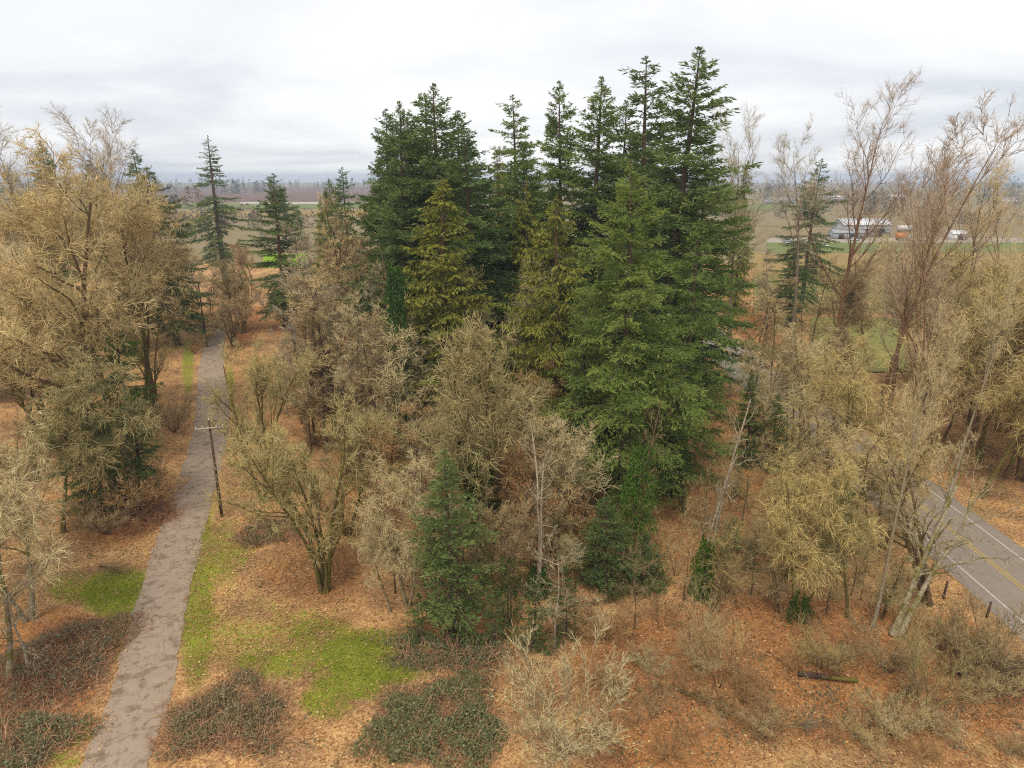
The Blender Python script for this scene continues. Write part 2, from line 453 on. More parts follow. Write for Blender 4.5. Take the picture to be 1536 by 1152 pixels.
# ------------------------------------------------------------------ far fields and woods
def field(name, quad, mat, z):
    V = [(x, y, z) for x, y in quad]
    o = link(name, mesh_tris(name, V, [(0, 1, 2), (0, 2, 3)], None, mat))
    o['kind'] = 'structure'
    return o
def field_mat(name, a, b, scale=.05, rows=None):
    m, t, o = new_mat(name)
    co = objco(t)
    c = mixc(t, noise(t, scale, 6, .65, co), a, b)
    if rows:
        w = t.nodes.new('ShaderNodeTexWave'); w.inputs['Scale'].default_value = rows; w.inputs['Distortion'].default_value = 1.5
        t.links.new(co, w.inputs['Vector'])
        c = mixc(t, mathn(t, 'MULTIPLY', w.outputs['Fac'], .5), c, tuple(x * .6 for x in a))
    finish(t, o, c, 1, .03)
    return m
MF_LAWN = field_mat('bright_lawn', (0.17, 0.28, 0.016), (0.25, 0.38, 0.03), .2)
MF_GREEN = field_mat('green_field', (0.12, 0.155, 0.045), (0.22, 0.235, 0.085), .12)
MF_ORCH = field_mat('brown_orchard', (0.15, 0.085, 0.06), (0.25, 0.15, 0.10), .03, .02)
MF_TAN = field_mat('tan_field', (0.24, 0.16, 0.06), (0.36, 0.26, 0.10), .08)
MF_SOIL = field_mat('plain_soil', (0.19, 0.14, 0.08), (0.31, 0.25, 0.125), .012)
def fpx(name, x0, x1, yt, yb, mat, z):
    A, B = at(x0, yb), at(x1, yb); C, D = at(x1, yt), at(x0, yt)
    return field(name, [A, B, C, D], mat, z)
field('field', [(-5000, 262), (5000, 262), (5000, 5500), (-5000, 5500)], MF_SOIL, .03)
fpx('lawn', 395, 462, 381, 402, MF_LAWN, .06)
fpx('field', -100, 640, 281, 303, MF_ORCH, .25)
fpx('field', 360, 560, 303, 306, field_mat('pale_track', (.42, .38, .3), (.5, .46, .38)), .2)
fpx('field', 200, 600, 306, 313, MF_GREEN, .2)
fpx('field', 150, 600, 315, 325, MF_TAN, .2)
fpx('field', 1120, 1240, 306, 316, MF_GREEN, .2)
fpx('field', 1120, 1560, 322, 340, MF_SOIL, .15)
fpx('field', 1150, 1600, 357, 364, field_mat('gravel_yard', (.34, .28, .22), (.42, .36, .28)), .08)
fpx('field', 1150, 1600, 364, 379, MF_GREEN, .08)
fpx('field', 1130, 1620, 380, 412, MF_TAN, .08)
fpx('field', 1130, 1640, 412, 470, field_mat('nursery_soil', (.20, .16, .06), (.28, .24, .09), .2), .06)
fpx('meadow', 1215, 1680, 478, 560, field_mat('rough_meadow', (.17, .17, .05), (.27, .27, .085), .15), .30)

def puff_trees(name, P, H, R, mat, per, conif, tint_c, seed, label):
    """a far wood that reads as one mass"""
    rg = np.random.default_rng(seed)
    M = len(P)
    i = np.repeat(np.arange(M), per)
    n = len(i)
    u = rg.uniform(.0, 1, n)
    th = rg.uniform(0, 2 * np.pi, n)
    rad = np.where(conif[i], R[i] * (1 - u) * 1.0 + .15, R[i] * np.sqrt(np.clip(1 - (2 * u - 1.05) ** 2, .03, 1))) * np.sqrt(rg.uniform(.25, 1, n))
    B = np.stack([P[i, 0] + np.cos(th) * rad, P[i, 1] + np.sin(th) * rad, P[i, 2] + u * H[i]], 1)
    D = norm(np.stack([np.cos(th), np.sin(th), np.where(conif[i], -.1, .7) + rg.normal(0, .5, n)], 1))
    V, T = leaves(B, D, H[i] * rg.uniform(.08, .17, n), H[i] * rg.uniform(.05, .10, n), .3, rg)
    top = np.stack([P[:, 0], P[:, 1], P[:, 2] + H * .75], 1)
    V2, T2 = leaves(top, np.tile([[0, 0, 1.]], (M, 1)), H * .27, H * .05, .2, rg)
    s = Soup(); s.add(V, T, np.repeat(np.clip(tint_c[i] + rg.normal(0, .12, n), 0, 1), 4))
    s.add(V2[np.repeat(conif, 4)], np.arange(conif.sum() * 4).reshape(-1, 4)[:, [0, 1, 2, 0, 2, 3]].reshape(-1, 3) if conif.any() else np.zeros((0, 3), int), .3)
    o = link(name, s.mesh(name, mat))
    return tag(o, label, 'woodland', None, 'stuff')
M_FARW = foliage_mat('far_woodland', (0.05, 0.08, 0.045), (0.24, 0.17, 0.095), .1, False)
def belt(x0, x1, y0, y1, n, hmin, hmax, pc, per, seed, label, zb=0.0):
    rg = np.random.default_rng(seed)
    P = np.stack([rg.uniform(x0, x1, n), rg.uniform(y0, y1, n), np.full(n, zb)], 1)
    # gather the trees into copses
    P[:, 0] += 30 * np.sin(P[:, 0] * .03 + seed) ; H = rg.uniform(hmin, hmax, n) * (1 + .25 * np.sin(P[:, 0] * .013 + seed))
    con = rg.uniform(0, 1, n) < pc
    puff_trees('distant_wood', P, H, H * np.where(con, .17, .36), M_FARW, per, con, np.where(con, .08, .8) + rg.normal(0, .08, n), seed, label)
belt(-2600, 2800, 2050, 2600, 900, 16, 30, .75, 44, 1, 'hazy blue belt of trees along the horizon')
belt(-1500, -520, 1450, 1700, 120, 14, 28, .8, 80, 2, 'dark blue clump of far conifers above the brown orchard')
belt(330, 1500, 800, 1250, 520, 8, 19, .35, 56, 3, 'hazy mixed wood behind the white barns')
belt(60, 330, 560, 700, 50, 7, 14, .4, 150, 4, 'thin row of far trees beyond the white-roofed barn')
belt(-900, -330, 640, 820, 70, 8, 20, .6, 160, 5, 'far trees on the plain left of the twisted fir')
belt(60, 330, 418, 428, 60, 2.5, 5, .1, 60, 7, 'low hedge line across the plain beyond the barns')
belt(40, 300, 300, 306, 46, 2, 5, .1, 80, 8, 'scrubby hedge between the tan field and the barn yard')
belt(-420, -110, 330, 560, 90, 5, 12, .3, 110, 9, 'scrub trees on the plain above the bright lawn')
belt(300, 640, 395, 520, 70, 6, 12, .1, 160, 6, 'brown far copse at the right behind the twig thicket')

# ------------------------------------------------------------------ tree makers
def conifer(seed, h, r, zb, nb, sec_sp, tuft, sag=.22, low_el=-.25, top_el=.75, pw=.75, hang=0.0, irregular=.3, gaps=0.0, mat=M_FIR, drop_tip=.0, tw=.29):
    """tapered trunk, whorled limbs, needle sprays; returns [(part, mesh)]"""
    rg = np.random.default_rng(seed)
    # trunk
    N = 14
    zz = np.linspace(0, 1, N)
    path = np.stack([.12 * np.sin(zz * 5 + seed), .12 * np.cos(zz * 4 + seed * 2), zz * h], 1)
    rad = h * (.0125 * (1 - zz) ** .85 + .0006) + h * .006 * np.exp(-zz * 40)
    st = Soup(); V, T, _ = tubes(path[None], rad[None], 9); st.add(V, T)
    trunk = st.mesh('trunk', M_BARK, True)
    # limbs
    u = 1 - (1 - np.sort((np.arange(nb) + rg.uniform(-.6, .6, nb)) / nb).clip(.0, .997)) ** 1.25
    if gaps > 0:
        keep = (np.sin(u * 31 + seed) + np.sin(u * 13 + 2 * seed)) > -2 + gaps * 2.2
        u = u[keep]
    nb = len(u)
    az = rg.uniform(0, 2 * np.pi, nb)
    dtop = (1 - u) * (h - zb)
    prof = (1 - np.exp(-pw * (dtop + .004 * h) / r)) * np.minimum(1, .62 + u * 1.8)
    az_n = 1 + irregular * .5 * np.sin(az * 2 + seed) * np.sin(u * 9 + seed)
    L = np.maximum(r * prof * rg.uniform(1 - irregular, 1.12, nb) * az_n, .012 * h * (1.05 - u))
    el = low_el + (top_el - low_el) * u ** 1.1 + rg.normal(0, .13, nb)
    Z0 = zb + (h - zb) * u
    C = np.stack([np.interp(Z0 / h, zz, path[:, 0]), np.interp(Z0 / h, zz, path[:, 1]), Z0], 1)
    S = 5
    s = np.linspace(0, 1, S)
    H2 = np.stack([np.cos(az), np.sin(az), np.zeros(nb)], 1)
    side = np.stack([-np.sin(az), np.cos(az), np.zeros(nb)], 1)
    wob = rg.normal(0, .12, nb)
    def axis(i, q):
        q = np.asarray(q)
        hor = L[i] * q * np.cos(el[i])
        ver = L[i] * (np.sin(el[i]) * q - sag * q ** 2 * 1.5 + sag * 1.1 * q ** 3 - drop_tip * q ** 4)
        return C[i] + H2[i] * hor[:, None] + side[i] * (wob[i] * L[i] * q ** 2)[:, None] + np.array([0, 0, 1.]) * ver[:, None]
    ii = np.repeat(np.arange(nb), S)
    paths = axis(ii, np.tile(s, nb)).reshape(nb, S, 3)
    lr = (.006 * L + .012)[:, None] * (1.0 - .8 * s)[None]
    LV, LT, _ = tubes(paths, lr, 3, True)
    # sprays
    ns = np.maximum(6, (L / sec_sp * 2).astype(int))
    i = np.repeat(np.arange(nb), ns); n = len(i)
    q = rg.uniform(.02, 1, n) ** .75; sd = np.where(rg.uniform(0, 1, n) < .5, -1., 1.)
    base = axis(i, q)
    tan = norm(axis(i, np.minimum(q + .06, 1.06)) - axis(i, q - .06))
    sl_len = np.clip((.10 + .40 * (1 - q)) * L[i], np.minimum(.0105 * h, .35 * L[i]), .055 * h) * rg.uniform(.55, 1.15, n)
    ang = rg.uniform(.55, 1.15, n)
    sdir = norm(tan * np.cos(ang)[:, None] + side[i] * (sd * np.sin(ang))[:, None] + np.array([0, 0, 1.]) * (rg.normal(-.10, .16, n) - hang * .5)[:, None])
    br_t = np.clip(rg.normal(.45, .2, nb), 0, 1)
    nt_ = np.maximum(2, (sl_len / (tuft * .40)).astype(int))
    j = np.repeat(np.arange(n), nt_); m = len(j)
    tpos = rg.uniform(.02, 1, m)
    B = base[j] + sdir[j] * (sl_len[j] * tpos)[:, None] + np.array([0, 0, -1.]) * (sl_len[j] * tpos ** 2 * (.16 + hang * .5))[:, None]
    sp2 = np.cross(sdir[j], np.array([0, 0, 1.]))
    D = norm(sdir[j] * .9 + sp2 * rg.normal(0, .55, m)[:, None] + np.array([0, 0, 1.]) * (rg.normal(.0, .45, m) - hang * 1.4)[:, None])
    Lt = tuft * rg.uniform(.65, 1.35, m) * np.clip(.45 + L[i[j]] / (.06 * h), .5, 1)
    V, T = leaves(B, D, Lt, Lt * tw, .28, rg)
    sc = Soup()
    sc.add(V, T, np.repeat(np.clip(br_t[i[j]] + rg.normal(0, .16, m) + .22 * (tpos > .8), 0, 1), 4))
    # leader sprays
    k = 9
    zt = h * (1 - .03 * rg.uniform(0, 1, k))
    tp = np.stack([np.full(k, path[-1, 0]), np.full(k, path[-1, 1]), zt - tuft * .4], 1)
    dd = norm(np.stack([rg.normal(0, .35, k), rg.normal(0, .35, k), rg.uniform(.5, 1.3, k)], 1))
    V, T = leaves(tp, dd, tuft * rg.uniform(.6, 1.1, k), tuft * .3 * np.ones(k), .28, rg)
    sc.add(V, T, .6)
    sc.add(LV, LT, .5)
    return [('trunk', trunk, 'bark'), ('crown', sc.mesh('crown', mat, False, M_LIMB, len(LT)), 'leaf')]

def grow(rg, P, D, L, R, N, wig, trop, taper=.35, droop=0.0):
    """grow M branches of N points; trop pulls up (+) or down (-); droop bends the outer half down"""
    M = len(P)
    pts = np.empty((M, N, 3)); pts[:, 0] = P
    d = norm(D)
    st = (L / (N - 1))[:, None]
    for k in range(1, N):
        d = norm(d + rg.normal(0, wig, (M, 3)) + np.array([0, 0, trop - droop * (k / N)]))
        pts[:, k] = pts[:, k - 1] + d * st
    rad = R[:, None] * (1 - (1 - taper) * np.linspace(0, 1, N))[None]
    return pts, rad
def sprout(rg, pts, rad, L, n, t0, t1, ang, lr, rr, shape=.5, upbias=0.0, rmin=.0, flat=0.0):
    """n children on every branch"""
    M, N, _ = pts.shape
    n = np.broadcast_to(n, (M,))
    i = np.repeat(np.arange(M), n); m = len(i)
    t = t0 + (t1 - t0) * rg.uniform(0, 1, m)
    f = t * (N - 1); k = np.minimum(f.astype(int), N - 2); w = (f - k)[:, None]
    P = pts[i, k] * (1 - w) + pts[i, k + 1] * w
    tan = norm(pts[i, k + 1] - pts[i, k])
    a, b = perp(tan)
    th = rg.uniform(0, 2 * np.pi, m)[:, None]
    s = a * np.cos(th) + b * np.sin(th)
    an = rg.uniform(*ang, m)[:, None]
    s[:, 2] *= (1 - flat)
    D = tan * np.cos(an) + norm(s) * np.sin(an); D[:, 2] += upbias
    Lc = L[i] * rg.uniform(*lr, m) * (1 - shape * t)
    Rp = rad[i, k] * (1 - w[:, 0]) + rad[i, k + 1] * w[:, 0]
    return P, norm(D), Lc, np.maximum(Rp * rr, rmin)

def bare(seed, h, stems, lv, wig0=.05, trunk_r=.016, taper0=.3, lean=.0, leafy=None, moss=False, trunk_pts=12, spread0=.0, up0=.0, trunk_moss=None, split=True):
    """leafless tree: stems, limbs, twigs. lv = list of levels (dict) grown on the level before"""
    rg = np.random.default_rng(seed)
    P = np.zeros((stems, 3)); th = np.arange(stems) * 2.399 + seed
    if stems > 1:
        P[:, 0] = np.cos(th) * h * .012; P[:, 1] = np.sin(th) * h * .012
    D = np.stack([np.cos(th) * spread0, np.sin(th) * spread0, np.ones(stems)], 1) + rg.normal(0, .03 + lean, (stems, 3)) * [1, 1, 0]
    L = h * (np.full(stems, 1.) if stems == 1 else rg.uniform(.72, 1.0, stems)) * lv[0].get('trunk', .92)
    R = np.full(stems, h * trunk_r) * (1 if stems == 1 else rg.uniform(.55, .8, stems))
    pts, rad = grow(rg, P, D, L, R, trunk_pts, wig0, up0, taper0)
    flare = 1 + .5 * np.exp(-np.linspace(0, 1, trunk_pts) * 14)
    rad = rad * flare
    parts = []
    for q in range(stems):
        st = Soup(); V, T, _ = tubes(pts[q:q + 1], rad[q:q + 1], 8 if h > 8 else 6); st.add(V, T)
        nm = 'trunk' if stems == 1 else 'stem'
        parts.append((nm, st.mesh(nm, M_MOSSBARK if (moss if trunk_moss is None else trunk_moss) else M_BARK, True), 'bark'))
    sc = Soup()
    cur = (pts, rad, L)
    allend = None
    for k, c in enumerate(lv):
        P, D, Lc, Rc = sprout(rg, *cur, c['n'], c['t'][0], c['t'][1], c['a'], c['l'], c.get('rr', .55), c.get('shape', .5), c.get('up', 0), c.get('rmin', 0), c.get('flat', 0))
        last = k == len(lv) - 1
        N = c.get('N', 5 if k < 1 else 4 if k < 2 else 3 if not last else 2)
        pts, rad = grow(rg, P, D, Lc, Rc, N, c.get('wig', .16), c.get('trop', .05), c.get('taper', .3), c.get('droop', 0))
        if k == 0 and split:
            for q in range(len(pts)):
                V, T, _ = tubes(pts[q:q + 1], rad[q:q + 1], 5, True)
                sl = Soup(); sl.add(V, T); parts.append(('limb', sl.mesh('limb', M_MOSSBARK if moss else M_BARK, True), 'bark'))
        else:
            V, T, per = tubes(pts, rad, 4 if k == 0 else 3, True)
            sc.add(V, T, np.repeat(np.clip(rg.normal((.05, .08, .42, .62)[k], .25, len(pts)), 0, 1), per))
        cur = (pts, rad, Lc)
        allend = pts
    parts.append(('crown', sc.mesh('crown', M_TWIG), 'twig'))
    if leafy:
        n = leafy
        i = rg.integers(0, len(allend), n)
        B = allend[i, -1] + rg.normal(0, .05, (n, 3))
        V, T = leaves(B, norm(rg.normal(0, 1, (n, 3)) + [0, 0, -.6]), rg.uniform(.12, .26, n), rg.uniform(.08, .16, n), .3, rg)
        s = Soup(); s.add(V, T, np.repeat(rg.uniform(0, 1, n), 4))
        parts.append(('dead_leaves', s.mesh('dead_leaves', M_DEADLEAF), 'dead'))
    return parts

def ivy_sleeve(seed, z0, z1, r, n, path=None, bulge=.7):
    rg = np.random.default_rng(seed)
    u = rg.uniform(0, 1, n); z = z0 + (z1 - z0) * u; th = rg.uniform(0, 2 * np.pi, n)
    rr = r * (1 + bulge * .6 * np.sin(th * 2 + z * .8 + seed) * np.sin(z * 1.3 + seed) + .3 * np.sin(th * 5 + z * 3.1)) * (1 - .35 * u ** 3) * np.sqrt(rg.uniform(.35, 1.15, n))
    B = np.stack([np.cos(th) * rr, np.sin(th) * rr, z], 1)
    D = norm(np.stack([np.cos(th), np.sin(th), rg.normal(-.3, .7, n)], 1) + rg.normal(0, .5, (n, 3)))
    V, T = leaves(B, D, rg.uniform(.10, .26, n), rg.uniform(.09, .2, n), .25, rg)
    s = Soup(); s.add(V, T, np.repeat(np.clip(rg.normal(.42, .3, n), 0, 1), 4))
    return ('ivy', s.mesh('ivy', M_IVY), 'ivy')

VAR = {}     # kind -> (nominal height, parts)
def var(k, h, parts):
    top = 0.0
    for pn, me, _ in parts:
        if len(me.vertices):
            co = np.empty(len(me.vertices) * 3, np.float32); me.vertices.foreach_get('co', co)
            top = max(top, float(np.sort(co[2::3])[-min(6, len(me.vertices)):][0]))
    VAR[k] = (top, parts)
# firs (nominal 40 m), the big near fir, young firs, cedars
var('fir_a', 40, conifer(1, 40, 7.6, 4, 185, .18, .43, .28, -.32, .72, .66, irregular=.50))
var('fir_b', 40, conifer(2, 40, 8.4, 5, 160, .19, .45, .34, -.40, .58, .72, irregular=.68, gaps=.22))
var('fir_c', 40, conifer(3, 40, 7.2, 5, 200, .18, .43, .25, -.25, .82, .58, irregular=.55))
var('fir_near', 33, conifer(4, 33, 8.2, 3.0, 205, .165, .33, .32, -.30, .66, .66, irregular=.45, hang=.12))
var('fir_near_b', 26, conifer(14, 26, 6.4, 1.5, 155, .18, .34, .34, -.30, .62, .66, irregular=.5, hang=.12))
var('fir_ragged', 42, conifer(5, 42, 7.4, 6, 200, .20, .48, .36, -.50, .40, .36, irregular=.8, gaps=.34))
var('fir_young', 14, conifer(6, 14, 3.0, .3, 140, .13, .24, .16, -.20, .70, .50, irregular=.3))
var('fir_small', 8, conifer(7, 8, 2.5, .15, 70, .14, .24, .16, -.05, .8, .7, irregular=.5))
var('cedar_a', 30, conifer(8, 30, 5.0, 1.0, 200, .20, .44, .40, -.15, .55, .46, hang=.55, irregular=.35, mat=M_CEDAR, tw=.28))
var('cedar_b', 30, conifer(9, 30, 5.8, 1.5, 130, .16, .42, .62, .05, .50, .50, hang=.75, irregular=.35, mat=M_CEDAR, tw=.26))
# leafless trees
def lvl(n, t, a, l, **k): return dict(n=n, t=t, a=a, l=l, **k)
COTTON = [lvl(17, (.34, .99), (.45, .95), (.30, .48), shape=.55, rr=.6, trop=.10, wig=.09, N=7, up=.1, trunk=.95, taper=.2),
          lvl(10, (.22, 1.), (.45, .9), (.32, .55), shape=.4, rr=.6, trop=.09, wig=.06, rmin=.03),
          lvl(8, (.12, 1.), (.4, .9), (.38, .68), shape=.3, rr=.6, trop=.10, wig=.06, rmin=.018),
          lvl(5, (.1, 1.), (.35, .85), (.45, .9), shape=.3, rr=.6, trop=.09, wig=.06, rmin=.012)]
var('cotton_a', 42, bare(21, 42, 1, COTTON, .035, .010, .06))
var('cotton_b', 42, bare(22, 42, 2, [dict(COTTON[0], n=10)] + COTTON[1:], .045, .011, .06, spread0=.14))
var('cotton_c', 42, bare(23, 42, 1, [dict(COTTON[0], n=14, t=(.46, .99), l=(.26, .44))] + COTTON[1:], .05, .010, .06))
BIGMAPLE = [lvl(20, (.28, .98), (.7, 1.25), (.30, .46), shape=.35, rr=.6, trop=.07, wig=.16, N=7, trunk=.9),
            lvl(11, (.2, 1.), (.5, 1.1), (.30, .52), shape=.35, rr=.55, trop=.04, wig=.2, rmin=.035),
            lvl(9, (.1, 1.), (.5, 1.1), (.34, .62), shape=.3, rr=.55, trop=.03, wig=.22, rmin=.034),
            lvl(5, (.1, 1.), (.35, .9), (.75, 1.35), shape=.2, rr=.6, trop=-.03, wig=.13, N=3, rmin=.024)]
var('big_maple', 32, bare(31, 32, 1, BIGMAPLE, .05, .014, .25, moss=True, trunk_moss=False))
var('big_maple_b', 32, bare(32, 32, 1, [dict(BIGMAPLE[0], n=17, t=(.38, .98))] + BIGMAPLE[1:], .08, .013, .25, moss=True))
MOSSY = [lvl(9, (.22, 1.), (.35, .85), (.34, .55), shape=.4, rr=.62, trop=.12, wig=.16, N=6, trunk=.86),
         lvl(9, (.15, 1.), (.45, 1.0), (.34, .6), shape=.35, rr=.6, trop=.06, wig=.22, rmin=.03),
         lvl(8, (.1, 1.), (.5, 1.2), (.36, .66), shape=.3, rr=.6, trop=.03, wig=.26, rmin=.03),
         lvl(3, (.1, 1.), (.4, 1.0), (.7, 1.3), shape=.2, rr=.6, trop=.0, wig=.16, N=3, rmin=.019)]
var('mossy_a', 18, bare(41, 18, 3, [dict(MOSSY[0], n=8)] + MOSSY[1:], .07, .017, .3, moss=True, spread0=.30))
var('mossy_b', 18, bare(42, 18, 2, [dict(MOSSY[0], n=11, t=(.30, 1.))] + MOSSY[1:], .07, .019, .3, moss=True, spread0=.22))
var('mossy_c', 18, bare(43, 18, 5, [dict(MOSSY[0], n=6)] + MOSSY[1:], .06, .014, .3, moss=True, spread0=.20))
ALDER = [lvl(36, (.18, .99), (.75, 1.3), (.14, .25), shape=.5, rr=.38, trop=.07, wig=.15, N=4, trunk=.97),
         lvl(8, (.15, 1.), (.5, 1.0), (.35, .6), shape=.3, rr=.6, trop=.06, wig=.2, N=3, rmin=.032),
         lvl(8, (.1, 1.), (.4, 1.0), (.45, .85), shape=.2, rr=.6, trop=.04, wig=.2, N=2, rmin=.025)]
var('alder_a', 20, bare(51, 20, 1, ALDER, .03, .0085, .25, split=False))
var('alder_b', 20, bare(52, 20, 2, [dict(ALDER[0], n=24)] + ALDER[1:], .04, .009, .25, spread0=.07, split=False))
LICHEN = [lvl(12, (.25, .98), (.6, 1.15), (.28, .46), shape=.35, rr=.55, trop=.05, wig=.16, N=6, trunk=.9),
          lvl(8, (.2, 1.), (.5, 1.2), (.34, .6), shape=.3, rr=.6, trop=.0, wig=.2, rmin=.03, droop=.28),
          lvl(8, (.1, 1.), (.5, 1.2), (.4, .75), shape=.2, rr=.6, trop=-.03, wig=.24, rmin=.03, droop=.25),
          lvl(4, (.1, 1.), (.35, .9), (.75, 1.4), shape=.2, rr=.6, trop=-.06, wig=.14, N=3, rmin=.019, droop=.25)]
var('lichen_a', 18, bare(61, 18, 1, LICHEN, .06, .014, .25, moss=True))
var('lichen_b', 18, bare(62, 18, 2, [dict(LICHEN[0], n=9)] + LICHEN[1:], .06, .015, .25, moss=True, spread0=.18))
var('small_tree', 6, bare(71, 6, 1, [lvl(16, (.25, .98), (.7, 1.3), (.34, .55), shape=.4, rr=.6, trop=.03, wig=.2, N=4, trunk=.95), lvl(8, (.15, 1.), (.5, 1.1), (.4, .65), shape=.3, rr=.6, trop=.02, wig=.22, N=3, rmin=.012), lvl(8, (.1, 1.), (.5, 1.1), (.4, .8), rr=.6, trop=.02, wig=.22, N=2, rmin=.008)], .06, .013, .3, split=False))
var('sapling', 7, bare(72, 7, 3, [lvl(16, (.2, .98), (.35, .75), (.28, .5), shape=.4, rr=.55, trop=.1, wig=.1, N=4, trunk=.97), lvl(6, (.1, 1.), (.35, .8), (.4, .7), shape=.3, rr=.6, trop=.06, wig=.14, N=3, rmin=.009), lvl(5, (.1, 1.), (.35, .8), (.4, .7), shape=.3, rr=.6, trop=.06, wig=.14, N=2, rmin=.007)], .05, .006, .3, spread0=.25, split=False))
SHRUB = [lvl(9, (.15, .98), (.25, .6), (.35, .6), shape=.4, rr=.6, trop=.08, wig=.08, N=4, trunk=.98), lvl(6, (.1, 1.), (.3, .7), (.4, .7), shape=.3, rr=.6, trop=.06, wig=.12, N=3, rmin=.013), lvl(5, (.1, 1.), (.3, .7), (.4, .8), shape=.3, rr=.6, trop=.05, wig=.14, N=2, rmin=.011)]
var('shrub', 5, bare(73, 5, 12, SHRUB, .05, .009, .3, spread0=.62, split=False))
var('snag', 16, bare(74, 16, 2, [lvl(12, (.3, .98), (.7, 1.3), (.12, .30), shape=.3, rr=.5, trop=.04, wig=.26, trunk=.95), lvl(5, (.2, 1.), (.5, 1.2), (.3, .6), rr=.6, wig=.3, trop=.0, rmin=.02), lvl(7, (.1, 1.), (.5, 1.2), (.4, .8), rr=.6, wig=.3, trop=-.02, rmin=.012)], .05, .012, .45, spread0=.12))
var('leafy', 12, bare(75, 12, 3, [lvl(9, (.3, .98), (.5, 1.), (.25, .42), shape=.3, rr=.55, trop=.05, wig=.2, trunk=.9), lvl(7, (.15, 1.), (.5, 1.2), (.35, .6), rr=.6, wig=.24, trop=.0, rmin=.02), lvl(10, (.1, 1.), (.5, 1.2), (.4, .8), rr=.6, wig=.24, trop=-.02, rmin=.012)], .06, .011, .4, spread0=.2, leafy=3000, split=False))
LEAN = [lvl(8, (.35, .98), (.5, 1.0), (.34, .55), shape=.4, rr=.6, trop=.02, wig=.16, N=7, trunk=.97),
        lvl(8, (.25, 1.), (.5, 1.1), (.25, .5), shape=.35, rr=.6, trop=.02, wig=.22, rmin=.02),
        lvl(7, (.1, 1.), (.5, 1.2), (.35, .7), shape=.3, rr=.6, trop=.02, wig=.24, rmin=.013)]
var('leaner', 20, bare(76, 20, 3, LEAN, .03, .021, .3, moss=True, spread0=.10))

PAL = {  # the tree's own colours: bark, twig or needle multiplier
    'tan': ((.17, .11, .06), (.58, .45, .22)), 'red': ((.24, .13, .07), (.40, .29, .19)), 'grey': ((.22, .17, .12), (.44, .36, .24)),
    'moss': ((.14, .11, .04), (.42, .35, .15)), 'olive': ((.14, .11, .045), (.38, .32, .15)), 'pale': ((.36, .30, .20), (.58, .48, .26)),
    'white': ((.40, .345, .25), (.50, .43, .28)), 'yellow': ((.18, .14, .045), (.50, .395, .16)), 'rust': ((.18, .10, .05), (.44, .265, .12)),
    'brown': ((.15, .105, .06), (.40, .295, .15)),
    'fir': ((.12, .085, .06), (1, 1, 1)), 'blue': ((.12, .085, .06), (.85, .98, .98)), 'lit': ((.13, .09, .06), (1.25, 1.22, .95)), 'dark': ((.11, .08, .055), (.78, .84, .82)),  # own needle greens
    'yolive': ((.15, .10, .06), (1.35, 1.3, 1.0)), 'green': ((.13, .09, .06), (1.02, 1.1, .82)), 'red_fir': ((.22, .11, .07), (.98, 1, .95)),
}
NAME = {'fir': ('fir_tree', 'fir tree'), 'cedar': ('cedar_tree', 'cedar tree'), 'cotton': ('cottonwood_tree', 'bare tree'), 'big': ('maple_tree', 'bare tree'),
        'mossy': ('maple_tree', 'bare tree'), 'alder': ('alder_tree', 'bare tree'), 'lichen': ('lichen_tree', 'bare tree'), 'small': ('bare_tree', 'bare tree'),
        'sapling': ('sapling', 'sapling'), 'shrub': ('shrub', 'shrub'), 'snag': ('snag', 'dead tree'), 'leafy': ('beech_tree', 'tree'), 'leaner': ('leaning_tree', 'bare tree')}
def tree(kind, bx, by, ty, w, pal, label, group=None, rz=None, lean=None, ivy=None):
    """base pixel (on the ground), pixel height of the top, width factor, colours"""
    x, y = at(bx, by)
    z = float(ground_z(x, y)) - .08
    hgt = max(1.5, height_at(y, ty) - z)
    nom, parts = VAR[kind]
    s = hgt / nom
    nm, cat = NAME[kind.split('_')[0]]
    e = empty(nm, (x, y, z), random.uniform(0, 6.28) if rz is None else rz)
    e.scale = (s * w, s * w, s)
    if kind.startswith('fir'):
        w2 = random.uniform(1.08, 1.36) if kind in ('fir_a', 'fir_b', 'fir_c') else random.uniform(.92, 1.15)
        e.scale = (s * w * w2, s * w * w2, s); e.rotation_euler = (random.gauss(0, .018), random.gauss(0, .018), e.rotation_euler[2])
    if lean: e.rotation_euler = (lean[0], lean[1], e.rotation_euler[2])
    tag(e, label, cat, group)
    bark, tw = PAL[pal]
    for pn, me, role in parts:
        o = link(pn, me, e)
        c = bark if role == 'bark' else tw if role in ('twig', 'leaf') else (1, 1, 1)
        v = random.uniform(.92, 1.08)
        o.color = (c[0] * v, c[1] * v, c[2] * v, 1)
    if ivy:
        pn, me, _ = ivy_sleeve(int(bx * 7 + by), .1, ivy[0] / s, ivy[1] / s / w, int(ivy[2] * 1.5))
        # leaf size should not follow the tree's scale
        o = link(pn, me, e); c = ivy[3] if len(ivy) > 3 else (1, 1, 1); o.color = (*c, 1)
    return e

